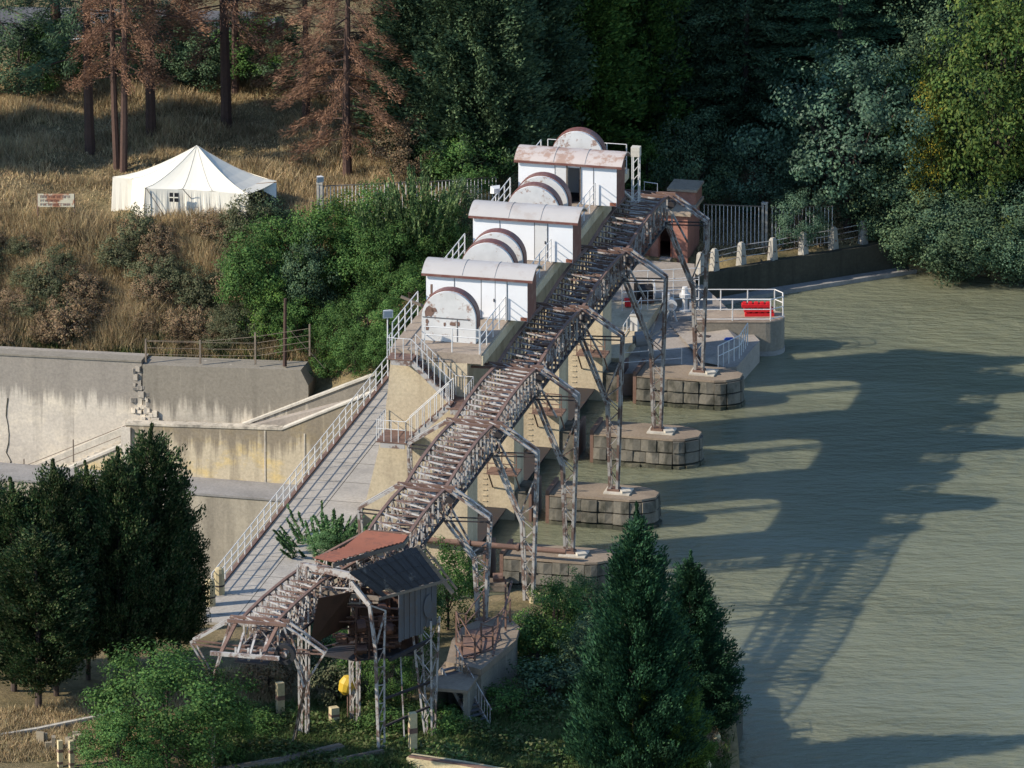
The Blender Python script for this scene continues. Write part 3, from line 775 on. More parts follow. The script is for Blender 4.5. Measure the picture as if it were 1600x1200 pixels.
def drum(s, label, mt='gate_metal', q=-6.45, r=1.38, hs=1.22, dep=0.72):
    t = thing('drum_cover', D(s, q, ZD), label, 'drum cover', 'half-round gear covers on the dam deck')
    n = 20
    prof = [(q+r, ZD+.01)]+[(q+r*math.cos(math.pi*i/n), ZD+hs+r*math.sin(math.pi*i/n)) for i in range(n+1)]+[(q-r, ZD+.01)]
    m_ = MB(); m_.hexa([D(s-dep, a, z) for a, z in prof], [D(s, a, z) for a, z in prof])
    m_.build('casing', M[mt], t)
    rb = MB(); r2 = r+.05
    p2 = [(q+r2, ZD+hs-.5)]+[(q+r2*math.cos(math.pi*i/n), ZD+hs+r2*math.sin(math.pi*i/n)) for i in range(n+1)]+[(q-r2, ZD+hs-.5)]
    p1 = [(q+r+.003, ZD+hs-.5)]+[(q+(r+.003)*math.cos(math.pi*i/n), ZD+hs+(r+.003)*math.sin(math.pi*i/n)) for i in range(n+1)]+[(q-r-.003, ZD+hs-.5)]
    for i in range(len(p2)-1):
        rb.hexa([D(s-.2, *p1[i]), D(s-.2, *p1[i+1]), D(s-.2, *p2[i+1]), D(s-.2, *p2[i])][::-1], [D(s-dep-.06, *p1[i]), D(s-dep-.06, *p1[i+1]), D(s-dep-.06, *p2[i+1]), D(s-dep-.06, *p2[i])][::-1])
    rb.build('rim_band', M['gable' if mt != 'x' else 'rust'], t)
    MB().dbox(s+.003, s+.02, q-r+.05, q+r-.3, ZD+hs-.02, ZD+hs+.03).dbox(s+.003, s+.018, q+.42, q+.46, ZD+.05, ZD+hs).build('panel_joint', M['greysheet'], t)
    if abs(s-29.5) < .3:
        j = MB()
        for qq, zz, w_, h_ in ((-1.0, 1.5, .26, .34), (-1.1, 1.0, .1, .14), (-.2, .92, .08, .12), (.2, .95, .2, .13), (.5, .98, .08, .16), (-1.1, .68, .1, .22), (-.75, 1.62, .2, .14)):
            m2 = [(q+qq+w_*math.cos(x)*random.uniform(.6, 1.1), ZD+zz+h_*math.sin(x)*random.uniform(.6, 1.1)) for x in np.linspace(0, 6.28, 9)[:-1]]
            j.hexa([D(s+.003, a, z) for a, z in m2], [D(s+.012, a, z) for a, z in m2])
        j.build('rust_hole', M['rust'], t)
    return t
drum(29.5, 'rust-pocked white half-round drum cover standing alone on the near deck end')
drum(21.2, 'half-round drum cover just behind the roof of the nearest hoist house')
drum(19.4, 'half-round drum cover with broad red rim, in front of the middle hoist house')
drum(21.2-B, 'half-round drum cover just behind the roof of the middle hoist house')
drum(19.4-B, 'half-round drum cover with red rim beside the dark open doorway')
drum(21.2-2*B, 'half-round drum cover showing above the rust-stained farthest roof')
# small winch frame beside the near house
t = thing('winch_frame', D(26.5, -8.3, ZD), 'rusty winch frame with a slanting timber beside the nearest hoist house', 'winch')
MB().bar(D(26.3, -8.1, ZD), D(26.3, -8.1, ZD+1.9), .1).bar(D(26.3, -7.4, ZD+.9), D(26.3, -7.4, ZD+1.5), .12).bar(D(26.3, -8.2, ZD+1.3), D(26.3, -7.3, ZD+1.45), .12).build('frame', M['rust'], t)
MB().bar(D(26.6, -9.6, ZD+1.25), D(26.6, -7.7, ZD+.55), .12).build('lever_beam', M['wood'], t)
MB().tube([D(26.4, -7.9, ZD+1.0), D(26.4, -7.5, ZD+1.0)], .3, 12).build('spool', M['dark'], t)

# ------------------------------------------------------------------ deck railings
RH = 1.25
nm_ = ['at the near end of the dam deck', 'between the nearest and middle hoist houses', 'between the middle and farthest hoist houses', 'beyond the farthest hoist house']
for i, (a, b) in enumerate(((30.9, 25.6), (23.3, 15.6), (23.3-B, 15.6-B), (23.3-2*B, -1.4))):
    rail_line('deck_railing', [D(a, -8.98, ZD), D(b, -8.98, ZD)], RH, (1.0, .66, .33), 'white three-bar railing on the downstream edge '+nm_[i], group='railings along the deck edges', step=1.35, r=.03, post_r=.035)
for i, (a, b) in enumerate(((30.9, 25.5), (23.2, 15.5), (23.2-B, 15.5-B))):
    rail_line('deck_railing', [D(a, -4.5, ZD), D(b, -4.5, ZD)], RH, (1.0, .66, .33), 'white railing on the gantry side '+nm_[i], group='railings along the deck edges', step=1.35, r=.022, post_r=.03)
rail_line('deck_railing', [D(SF-.08, -7.3, ZD), D(SF-.08, -4.5, ZD)], RH, (1.0, .66), 'white railing across the deck end in front of the pocked drum cover', group='railings along the deck edges', step=1.4, r=.026)
rail_line('deck_railing', [D(-.5, -8.4, ZD), D(-.5, -4.2, ZD)], 1.6, (1.0, .5), 'white railing showing above the farthest hoist house roof', step=1.0)
t = thing('lattice_post', D(2.3, -3.2, ZD-1), 'white lattice mast with a box on top behind the farthest hoist house', 'mast')
b_ = D(1.7, -3.2, ZD-1.2)
for dq in (-.17, .17):
    for ds in (-.17, .17): MB().bar(b_+AX*ds+PX*dq, b_+AX*ds+PX*dq+np.array([0, 0, 2.9]), .05).build('upright', M['white'], t)
mb = MB()
for i in range(6):
    z = .2+i*.45
    mb.bar(b_+AX*.17-PX*.17+np.array([0, 0, z]), b_+AX*.17+PX*.17+np.array([0, 0, z+.42]), .035)
    mb.bar(b_-AX*.17+PX*.17+np.array([0, 0, z]), b_+AX*.17+PX*.17+np.array([0, 0, z+.42]), .035)
mb.build('lacing', M['white'], t)
mb = MB().box(b_+np.array([0, 0, 2.9]), .46, .42, .5, ROTZ); mb.build('lamp_box', M['coping'], t)
MB().dbox(.9, 2.5, -3.4, -2.6, ZD-1.35, ZD-1.2).bar(D(.9, -4.4, ZD-.2), D(1.7, -2.7, ZD-1.25), .1).build('bracket', M['coping'], t)
def floodlight(P, hgt, label, face=(-.3, -1, -.35), sz=.5):
    t = thing('floodlight', P, label, 'floodlight')
    P = np.array(P, float); H = P+np.array([0, 0, hgt])
    MB().tube([P, H], .035, 6).build('pole', M['white'], t)
    f = np.array(face, float); f /= np.linalg.norm(f); x = np.cross(f, [0, 0, 1.0]); x /= np.linalg.norm(x); y = np.cross(x, f)
    def fr(d, a): return [H+f*d+x*i*a+y*j*a*.8+np.array([0, 0, sz*.4]) for i, j in ((-1, -1), (1, -1), (1, 1), (-1, 1))]
    MB().hexa(fr(-.16, sz*.32), fr(.1, sz*.52)).build('housing', M['white'], t)
    MB().hexa(fr(.103, sz*.40), fr(.115, sz*.40)).build('lamp_glass', M['lampface'], t)
    return t
floodlight(D(31.0, -9.2, ZD-1.0), 2.55, 'square floodlight on the near left corner of the dam deck', face=(.25, -1, -.1))
floodlight(D(8.3, -9.1, ZD), 1.2, 'white floodlight turned away, left of the farthest hoist house', face=(-.4, 1, .1))

# ------------------------------------------------------------------ stair on the abutment face
SA = B*3+1.1
def stair(name, s0, s1, A, C, n, label):
    """flight between two (q,z) points, lying between the planes s0 and s1"""
    t = thing(name, D((s0+s1)/2, A[0], A[1]), label, 'stairs')
    for s in (s0+.03, s1-.03):
        MB().bar(D(s, A[0], A[1]-.1), D(s, C[0], C[1]-.1), .06, .26, up=(0, 0, 1)).build('stringer', M['steelw'], t)
    mb = MB()
    for i in range(n):
        f = (i+.5)/n; q = A[0]+(C[0]-A[0])*f; z = A[1]+(C[1]-A[1])*f
        mb.dbox(s0+.06, s1-.06, q-.14, q+.14, z-.03, z+.02)
    mb.build('tread', M['rust'], t)
    return t
F1a = px_z(643, 563, SA+.95); F1b = px_z(706, 628, SA+.95); F2a = px_z(702, 632, SA+1.9); F2b = px_z(634, 692, SA+1.9)
stair('staircase', SA+.1, SA+.95, F1a, F1b, 11, 'upper steel flight descending right across the cream end pier')
stair('staircase', SA+1.0, SA+1.9, F2a, F2b, 11, 'lower steel flight descending left across the cream end pier')
def landing(s0, s1, q0, q1, z, label):
    t = thing('landing', D(s1, q0, z), label, 'landing')
    MB().dbox(s0, s1, q0, q1, z-.07, z).build('plate', M['rust'], t)
    MB().dbox(s1-.12, s1-.02, q0+.2, q1-.1, z-.33, z-.075).dbox(s0+.02, s0+.12, q0+.2, q1-.1, z-.33, z-.075).build('joist', M['steelw'], t)
    return t
L0q0 = px_z(604, 560, SA+1.0)[0]
landing(SA+.02, SA+1.0, L0q0, F1a[0]+.05, F1a[1]+.03, 'top steel landing at the left corner of the dam deck')
landing(SA+.02, SA+1.95, F1b[0]-.05, F1b[0]+.95, F1b[1], 'middle steel landing between the two flights')
L3q0 = px_z(588, 692, SA+1.9)[0]
landing(SA+.05, SA+1.95, L3q0, F2b[0]+.05, F2b[1], 'bottom steel landing low on the end pier')
rr = dict(r=.02, post_r=.022, step=.42)
def zp(q, z): return (q, z)
rail_line('stair_railing', [D(SA+.98, L0q0+.03, F1a[1]), D(SA+.98, F1a[0], F1a[1])], 1.1, (1.0,), 'white railing of the top steel landing', **rr)
rail_line('stair_railing', [D(SA+.03, L0q0+.03, F1a[1]), D(SA+.98, L0q0+.03, F1a[1])], 1.1, (1.0, .7, .35), 'white side railing of the top steel landing', **rr)
rail_line('stair_railing', [D(SA+.98, *F1a), D(SA+.98, *F1b)], 1.1, (1.0,), 'white railing on the upper steel flight', **rr)
rail_line('stair_railing', [D(SA+.1, *F1a), D(SA+.1, *F1b), D(SA+.1, F1b[0]+.9, F1b[1])], 1.1, (1.0,), 'white railing on the wall side of the upper flight', **rr)
rail_line('stair_railing', [D(SA+.1, F1b[0]+.9, F1b[1]), D(SA+1.93, F1b[0]+.9, F1b[1])], 1.1, (1.0,), 'white railing at the end of the middle landing', **rr)
rail_line('stair_railing', [D(SA+1.93, *F2a), D(SA+1.93, *F2b)], 1.1, (1.0,), 'white railing on the lower steel flight', **rr)
rail_line('stair_railing', [D(SA+1.02, *F2a), D(SA+1.02, *F2b)], 1.1, (1.0,), 'white railing on the wall side of the lower flight', **rr)
rail_line('stair_railing', [D(SA+.1, L3q0+.03, F2b[1]), D(SA+1.93, L3q0+.03, F2b[1]), D(SA+1.93, F2b[0], F2b[1])], 1.1, (1.0, .6), 'white railing of the bottom steel landing', **rr)

# ------------------------------------------------------------------ the gantry
ZG = 11.15
QL, QR = -3.85, -1.85
def portal(s, label, qc=-2.95, zr=1.66, zl=None, zt=ZG, mleg='steel', splay=False, mw='steelw'):
    t = thing('gantry_portal', D(s, qc+2.95, zr), label, 'gantry portal', 'lattice portals carrying the gantry')
    def side(sg, zf, nm):
        q = lambda x: qc+sg*x
        for ds in (-.3, .3):
            w_ = 1 if ds > 0 else -1
            # straight outer post, inclined inner post
            MB().bar(D(s+ds*.55, q(2.98), zf), D(s+ds*.8, q(3.22), zt-1.25), .12, .12, up=PX).build(nm, M[mleg], t)
            MB().bar(D(s+ds*.55, q(2.62), zf), D(s+ds*.7, q(2.45), zf+(zt-zf)*.48), .13, .13, up=PX).bar(D(s+ds*.7, q(2.45), zf+(zt-zf)*.48), D(s+ds, q(1.05), zt-1.5), .12, .12, up=PX).build(nm, M[mleg], t)
            MB().bar(D(s+ds, q(1.35), zt-.02), D(s+ds*.8, q(3.22), zt-1.25), .11, .13).build('knee_brace', M[mw], t)
        lc = MB(); n = 12
        for i in range(n):
            f0 = i/n; f1 = (i+1)/n
            hz0 = zf+.35+(zt-1.7-zf)*f0; hz1 = zf+.35+(zt-1.7-zf)*f1
            def qi(z):
                f = (z-zf)/(zt-zf)
                return 2.62-.17*f/.48 if f < .48 else 2.45-1.4*(f-.48)/(.52-1.5/(zt-zf))
            def qo(z): return 2.98+.24*(z-zf)/(zt-1.25-zf)
            if i < n*.62:
                a, b = (qi(hz0), qo(hz1)) if i % 2 else (qo(hz0), qi(hz1))
                for ds in (-.2, .2): lc.bar(D(s+ds, q(a), hz0), D(s+ds, q(b), hz1), .035)
            for qq, z0_, z1_ in ((qi, hz0, hz1), (qo, hz0, hz1)):
                sg2 = 1 if i % 2 else -1
                lc.bar(D(s-.2*sg2, q(qq(z0_)), z0_), D(s+.2*sg2, q(qq(z1_)), z1_), .03)
        zq = zf+(zt-zf)*.52
        lc.bar(D(s, q(2.35), zq), D(s, q(3.12), zt-1.9-.6), .07)
        lc.build('lacing', M[mw], t)
        for ds in (-.28, .28):
            MB().bar(D(s+ds, q(1.05), zt-1.52), D(s+ds, q(3.2), zt-1.42), .06).build('tie', M['dark'], t)
        MB().bar(D(s, q(2.15), zt-2.5), D(s, q(1.0), zt-.4), .09).bar(D(s, q(1.3), zt-.1), D(s, q(1.3), zt-1.5), .07).build('hanger', M['steel'], t)
        MB().box(D(s, q(2.8), zf-.02), .62, .5, .14, ROTZ).build('base_plate', M['rust'], t)
    if not splay: side(1, zr, 'leg')
    if splay:
      for sgn in (-1, 1):
        q = lambda x: qc+sgn*x
        for ds in (-.3, .3):
            MB().bar(D(s+ds, q(1.35), zt-.02), D(s+ds*.8, q(3.22), zt-1.25), .09, .11).build('knee_brace', M[mw], t)
            MB().bar(D(s+ds*.8, q(3.22), zt-1.25), D(s+ds*.6, q(2.2), zt-3.0), .08).bar(D(s+ds, q(1.3), zt-.1), D(s+ds*.6, q(2.2), zt-3.0), .09).bar(D(s+ds*.6, q(2.2), zt-3.0), D(s+ds*.5, q(2.25), zl) if sgn < 0 else D(62.2+ds, -6.1, 2.2), .075).build('leg', M['steel'], t)
            MB().bar(D(s+ds, q(-1.0), zt-1.5), D(s+ds*.8, q(3.22), zt-1.3), .07).build('tie', M['rust'], t)
    elif zl is not None: side(-1, zl, 'leg')
    else:
        for ds in (-.28, .28):
            MB().bar(D(s+ds, qc-1.4, zt-.05), D(s+ds, -5.1, zt-.05), .1).build('wall_bracket', M['rust'], t); MB().bar(D(s+ds, qc-1.0, zt-1.45), D(s+ds, -5.1, zt-1.45), .1).build('wall_bracket', M['rust'], t)
    for ds in (-.3, .3):
        MB().bar(D(s+ds, qc-1.42, zt), D(s+ds, qc+1.42, zt), .12, .14).build('top_beam', M['rust'], t)
    mb = MB()
    for i in range(4):
        qa = qc-1.4+i*.7; mb.bar(D(s-.3, qa, zt+.02), D(s+.3, qa+.7, zt+.02), .05)
    mb.bar(D(s, qc-1.0, zt-1.5), D(s, qc+1.0, zt-1.5), .1).bar(D(s, qc-1.0, zt-1.5), D(s, qc+.2, zt-.1), .05).bar(D(s, qc+1.0, zt-1.5), D(s, qc-.2, zt-.1), .05)
    mb.build('bracing', M['steel'], t)
    # saddle casting beside the right chord
    MB().tube([D(s-.3, qc+1.3, zt-.45), D(s+.3, qc+1.3, zt-.45)], .2, 8).build('saddle', M['dark'], t)
    return t
def span(sa, qa, sb, qb, label, n=12, z=ZG, rise=0.26, zb=None, hw=1.0, mw='steelw'):
    """one arched lattice span from portal a (near) to portal b (far)"""
    t = thing('gantry_span', D((sa+sb)/2, (qa+qb)/2, z), label, 'gantry span', 'arched lattice spans of the gantry')
    za = z; zb = z if zb is None else zb
    A0 = D(sa, qa); B0 = D(sb, qb); d = B0-A0; Ld = np.linalg.norm(d); d = d/Ld; px = np.array([-d[1], d[0], 0]);
    if px@PX < 0: px = -px
    g = .28/Ld
    T = [g+(1-2*g)*i/n for i in range(n+1)]
    def pt(tt, sd, lo=False, e=0.0):
        base = A0+d*Ld*tt+px*(sd*(hw+e)); zz = za+(zb-za)*tt
        return base+np.array([0, 0, zz-1.42 if lo else zz+rise*float(np.interp(tt, (0, .12, .34, .66, .88, 1), (0, .42, .95, 1.0, .5, 0)))])
    for sd in (-1, 1):
        c = MB()
        for i in range(n): c.bar(pt(T[i], sd), pt(T[i+1], sd), .15, .10)
        c.build('top_chord', M['rust'], t)
        c = MB()
        for i in range(n): c.bar(pt(T[i], sd, True), pt(T[i+1], sd, True), .12, .12)
        c.build('bottom_chord', M['dark'], t)
        c = MB()
        for i in range(n+1): c.bar(pt(T[i], sd), pt(T[i], sd, True), .085, .05, up=d)
        for i in range(n):
            a, b = (i, i+1) if i < n/2 else (i+1, i)
            c.bar(pt(T[a], sd, True, -.03), pt(T[b], sd, False, -.03), .045)
        c.build('side_lattice', M[mw], t)
    c = MB()
    for i in range(n): c.bar(pt(T[i], 1)+np.array([0, 0, -.05]), pt(T[i+1], -1)+np.array([0, 0, -.05]), .065, .065)
    c.build('white_brace', M[mw], t)
    c = MB()
    for i in range(n+1): c.bar(pt(T[i], 1)+np.array([0, 0, -.09]), pt(T[i], -1)+np.array([0, 0, -.09]), .06, .06)
    c.build('cross_bar', M['rust'], t)
    c = MB()
    for i in range(n+1): c.bar(pt(T[i], 1, True), pt(T[i], -1, True), .09, .12)
    for i in range(n):
        c.bar(pt(T[i], 1 if i % 2 else -1, True), pt(T[i+1], -1 if i % 2 else 1, True), .05)
    c.build('floor_beam', M['steel'], t)
    # rollers and cable trays between the chords
    c = MB()
    for i in range(n):
        tm = (T[i]+T[i+1])/2; b = (pt(tm, 1, True)+pt(tm, -1, True))/2
        for e in (-.5, .5):
            c.bar(b+px*e, b+px*e+np.array([0, 0, .8]), .045)
        c.bar(b-px*.6+np.array([0, 0, .8]), b+px*.6+np.array([0, 0, .8]), .05)
        c.tube([b-px*.35+np.array([0, 0, .88]), b+px*.35+np.array([0, 0, .88])], .07, 6)
        c.build('roller_stand', M['steel'], t); c = MB()
    c = MB()
    for e in (-.62, .1, .66): c.bar((pt(T[0], 1, True)+pt(T[0], -1, True))/2+px*e+np.array([0, 0, .3]), (pt(T[-1], 1, True)+pt(T[-1], -1, True))/2+px*e+np.array([0, 0, .3]), .07)
    c.build('cable_tray', M['rust'], t)
    c = MB(); rs_ = random.Random(int(sa*10))  # dark plates added to close the view through to bright water
    for i in range(n):
        for e in (-.68, -.28, .3):
            if rs_.random() < .72:
                a_ = (pt(T[i]+.01, 1, True)+pt(T[i]+.01, -1, True))/2+px*(e+.18)+np.array([0, 0, .1]); b_ = a_+d*Ld*(T[i+1]-T[i])*rs_.uniform(.75, 1.1)
                c.bar(a_, b_, .34, .03)
    c.build('dark_infill_plate', M['dark'], t)
    return t
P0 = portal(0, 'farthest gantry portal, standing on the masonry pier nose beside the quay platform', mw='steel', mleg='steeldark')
for k, lb in ((1, 'second farthest gantry portal, beside the middle hoist house'), (2, 'third farthest gantry portal, level with the nearest hoist house'), (3, 'gantry portal beside the steel stairs, its foot on the pier nose near the spruce')):
    copy_thing(P0, AX*B*k, lb)
SP = [0, B, 2*B, 3*B, 39.2, 49.35, 61.6, 70.6]
QP = [-2.85, -2.85, -2.85, -2.85, -2.86, -2.81, -3.84, -5.87]
BA = SQ(gp(607, 832, ZG)); ZE = 10.25
BB = SQ(gp(506, 886, ZE)); P8_ = SQ(gp(404, 970, ZE)); SP[7] = P8_[0]; QP[7] = P8_[1]
portal(SP[4], 'gantry portal whose feet stand behind the rusty platform at the near shore', qc=QP[4], zr=1.7, zl=1.0, mleg='steelw')
portal(SP[5], 'gantry portal rising out of the rusty landing platform, next to the red-sheeted span', qc=QP[5], zr=4.6, zl=2.0, mleg='steelw')
portal(SP[7], 'nearest gantry portal at the lower left end of the line, above the leafy bush', qc=QP[7], zr=2.3, zl=2.4, mleg='steelw', splay=True, zt=ZE)
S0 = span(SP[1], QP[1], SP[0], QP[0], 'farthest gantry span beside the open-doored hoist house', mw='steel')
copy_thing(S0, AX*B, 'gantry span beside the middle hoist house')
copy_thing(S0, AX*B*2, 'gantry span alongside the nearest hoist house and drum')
span(SP[4], QP[4], SP[3], QP[3], 'white-rung gantry span in front of the steel stairs')
span(SP[5], QP[5], SP[4], QP[4], 'gantry span above the cream end pier, uphill of the red sheets')
span(BA[0], BA[1], SP[5], QP[5], 'short gantry span just uphill of the red corrugated sheets', n=6, rise=.15)
span(BB[0], BB[1], BA[0], BA[1], 'gantry bend hidden under the red corrugated sheets', n=5, rise=.02, z=ZE, zb=ZG)
span(SP[7], QP[7], BB[0], BB[1], 'nearest gantry span running down to the lower left', n=10, rise=.2, hw=.85, z=ZE)
t = thing('guard_hoop', D(-.3, -3, ZG+.1), 'small white hoop standing on the far end of the gantry', 'guard hoop')
MB().tube([D(-.3, -3.2, ZG), D(-.3, -3.2, ZG+.55), D(-.3, -2.5, ZG+.5), D(-.3, -2.5, ZG)], .025, 5).build('hoop', M['white'], t)

M['machine'] = m_paint('dark_rust', (0.085, 0.042, 0.03), rust=(0.20, 0.085, 0.05), amount=.8, th=.56, scale=2.5)  # rust toned darker for the machinery inside the cabin
# ------------------------------------------------------------------ crane tower and cabin at the bend of the gantry
LA = np.array([-9.83, -56.39]); LB = np.array([-6.26, -58.52]); LC = np.array([-3.87, -56.57]); LD = np.array([-7.44, -54.44])
def p3_(xy, z): return np.array([xy[0], xy[1], z])
ct = thing('crane_tower', p3_((LA+LC)/2, 2.3), 'tall four-legged lattice tower carrying the tarred cabin at the bend of the gantry', 'tower')
def lattice_leg(foot, top, inward, nm='leg', w0=.34, w1=.5, mat='steelw', n=9):
    f = np.array(foot); t_ = np.array(top); iw = np.array([inward[0], inward[1], 0]); iw = iw/np.linalg.norm(iw)
    sd = np.array([-iw[1], iw[0], 0])
    m_ = MB()
    C_ = [(-1, -1), (1, -1), (1, 1), (-1, 1)]
    def P(c, k): w_ = w0+(w1-w0)*k; return f+(t_-f)*k+iw*c[0]*w_/2+sd*c[1]*w_/2*.7
    for c in C_: m_.bar(P(c, 0), P(c, 1), .085)
    for i in range(n):
        for a, b in ((0, 1), (1, 2), (2, 3), (3, 0)):
            c0, c1 = (a, b) if (i+a) % 2 else (b, a)
            m_.bar(P(C_[c0], i/n), P(C_[c1], (i+1)/n), .035)
    return m_.build(nm, M[mat], ct)
lattice_leg(p3_(LA, 2.2), p3_(LA+np.array([.05, 0]), 11.0), LB-LA)
lattice_leg(p3_(LD, 2.2), p3_(LD, 10.6), LC-LD)
lattice_leg(p3_(LC, 2.2), p3_(LC-(LC-LD)*.06, 8.4), LD-LC, w1=1.1, n=7)
# front right leg: bent arch post with an outrigger
K0 = p3_(LB, 2.2); K1 = p3_(LB+np.array([-.15, 0]), 7.6); K2 = p3_(LB+np.array([-.42, .05]), 9.7); K3 = p3_(LB+np.array([-1.3, .5]), 10.7)
m_ = MB(); m_.bar(K0, K1, .13, .2).bar(K1, K2, .14, .2).bar(K2, K3, .14, .22)
o_ = np.array([.75, .35, 0])
m_.bar(K0+o_*.35, K1+o_*.55, .08).bar(K1+o_*.55, K2+o_*1.0+np.array([0, 0, -.4]), .08)
m_.build('leg', M['steelw'], ct)
m_ = MB()
for i in range(6):
    f = i/6; a = K0+(K1-K0)*f; b = K0+o_*.35+(K1+o_*.55-K0-o_*.35)*((i+.9)/6)
    m_.bar(a, b, .045); m_.bar(b, b+(a-b)+np.array([0, 0, (b-a)[2]]), .04)
m_.bar(K1, K2+o_*1.0+np.array([0, 0, -.4]), .07).bar(K2, K2+o_*1.0+np.array([0, 0, -.4]), .06)
m_.build('lacing', M['steelw'], ct)
MB().bar(p3_(LA, 10.95), p3_(LB+np.array([-.6, .25]), 10.95), .2, .3).bar(p3_(LA, 10.95), p3_(LD, 10.0), .16, .2).build('top_beam', M['steel'], ct)
MB().bar(p3_(LA, 9.75), p3_(LB, 10.05), .12, .2).bar(p3_(LA, 9.0), p3_(LB, 9.85), .08).build('front_beam', M['wood'], ct)
for a_, b_, w_ in ((p3_(LB+np.array([.5, .3]), 6.9), p3_(LC, 7.3), .16), (p3_(LA, 6.6), p3_(LD, 6.6), .1), (p3_(LB+np.array([.3, .2]), 5.0), p3_(LC, 5.2), .1), (p3_(LB+np.array([.2, .15]), 3.6), p3_(LC, 4.0), .1)): MB().bar(a_, b_, w_).build('tie_beam', M['dark'], ct)
m_ = MB()
for k in (0, .3): m_.bar(p3_(LA+(LB-LA)*(.62+k*.45), 10.9), p3_(LA+(LB-LA)*(.62+k*.45), 9.6), .05)
m_.bar(p3_(LA+(LB-LA)*.62, 9.6), p3_(LA+(LB-LA)*.755, 9.6), .05).bar(p3_(LA+(LB-LA)*.05, 10.0), p3_(LA+(LB-LA)*.72, 10.3), .06)
m_.bar(p3_(LA+(LB-LA)*.1, 9.9), p3_(LA+(LB-LA)*.3, 10.9), .06).bar(p3_(LA+(LB-LA)*.5, 9.9), p3_(LA+(LB-LA)*.85, 10.9), .06)
m_.build('cradle', M['steelw'], ct)
# rear bracing and long pale rod
MB().bar(p3_(LB+(LC-LB)*.5, 2.4), gp(624, 985, 7.4), .06).build('tie_rod', M['steelw'], ct)
# cabin
zr_, ze_ = 11.95, 10.2
R1 = gp(546, 896, zr_); R2 = gp(652, 855, zr_); E2 = gp(693, 908, ze_); E1 = gp(598, 934, ze_)
cb = thing('crane_cabin', (R1+E1)/2-np.array([0, 0, 2]), 'dark tarred lean-to cabin with a grey sheet wall hung under the gantry bend', 'cabin')
m_ = MB(); up = np.array([0, 0, .06])
for k in range(13):
    f0_, f1_ = k/13, (k+1)/13-.004
    lo_ = random.uniform(.94, 1.04) if k not in (1, 2) else random.uniform(.72, .85); j_ = np.array([0, 0, random.uniform(-.03, .05)])
    a_, b_ = R1+(R2-R1)*f0_+j_, R1+(R2-R1)*f1_+j_; c_, d_ = a_+(E1+(E2-E1)*f0_-a_)*lo_, b_+(E1+(E2-E1)*f1_-b_)*lo_
    m_.hexa([c_, d_, b_, a_], [c_+up, d_+up, b_+up, a_+up])
m_.build('roof', M['darkroof'], cb)
m_ = MB()
for k in range(9):
    f = k/8; m_.bar(R1+(R2-R1)*f+up*1.3, E1+(E2-E1)*f+up*1.3, .045, .03)
for k in range(3): m_.bar(R1+(E1-R1)*(k+.5)/3+up*1.5, R2+(E2-R2)*(k+.5)/3+up*1.5, .03, .02)
m_.build('batten', M['darkroof'], cb)
m_ = MB(); m_.bar(R2+(R2-E2)*.05, E2+(E2-R2)*.35, .14, .2).bar(R2+(R2-R1)*.08, E2+(E2-R2)*.3+(R2-R1)*.08, .1)
for k in range(4): q_ = R2+(E2-R2)*(.1+k*.3); m_.bar(q_, q_+(R2-R1)*.085, .07)
m_.bar(E1-(E2-E1)*.08, E2+(E2-E1)*.04, .12, .14)
m_.build('roof_edge', M['wood'], cb)
m_ = MB(); ev = (E2-E1)/np.linalg.norm(E2-E1); nin = np.array([-ev[1], ev[0], 0])
W0 = E1+(E2-E1)*.30+nin*.15; W1_ = E1+(E2-E1)*.93+nin*.15
zb_ = 7.75
nb_ = 14
for k in range(nb_):
    a = W0+(W1_-W0)*k/nb_; b = W0+(W1_-W0)*(k+1)/nb_-ev*.012
    off = nin*(.03 if k % 2 else 0)
    zlow = zb_+(0.35 if k > 8 else 0)+random.uniform(-.06, .06)
    m_.prism([a+off, b+off, b+off+nin*.05, a+off+nin*.05], zlow, ze_-.02)
m_.build('sheet_wall', M['greysheet'], cb)
dc = MB(); cc_ = W1_-(W1_-W0)*.2-nin*.05+np.array([0, 0, ze_-1.1-W1_[2]])
dc.hexa([cc_+ev*.42*math.cos(x)+np.array([0, 0, .62*math.sin(x)]) for x in np.linspace(math.pi*.5, math.pi*1.62, 12)], [cc_-nin*.04+ev*.42*math.cos(x)+np.array([0, 0, .62*math.sin(x)]) for x in np.linspace(math.pi*.5, math.pi*1.62, 12)])
dc.build('round_plate', M['greysheet'], cb)
# inside: floor, back wall, dark side sheet and machinery
BI = R1+(LD-LA).tolist().__len__()*0*up
f0 = p3_(LA+(LB-LA)*.12, 0); f1 = p3_(LB+(LC-LB)*.1, 0); f2 = p3_(LC, 0); f3 = p3_(LD, 0)
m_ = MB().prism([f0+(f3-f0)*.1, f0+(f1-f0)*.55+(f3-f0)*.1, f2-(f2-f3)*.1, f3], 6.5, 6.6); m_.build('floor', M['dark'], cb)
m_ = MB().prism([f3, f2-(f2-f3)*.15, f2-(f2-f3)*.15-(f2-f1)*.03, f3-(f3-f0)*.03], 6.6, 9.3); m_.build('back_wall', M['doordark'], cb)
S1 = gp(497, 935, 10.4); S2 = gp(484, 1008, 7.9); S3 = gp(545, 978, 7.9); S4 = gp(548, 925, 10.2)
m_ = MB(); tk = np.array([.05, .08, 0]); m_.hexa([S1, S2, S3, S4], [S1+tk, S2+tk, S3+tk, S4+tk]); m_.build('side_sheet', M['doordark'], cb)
m_ = MB(); c0_ = p3_((LA+LB+LC+LD)/4, 6.6)
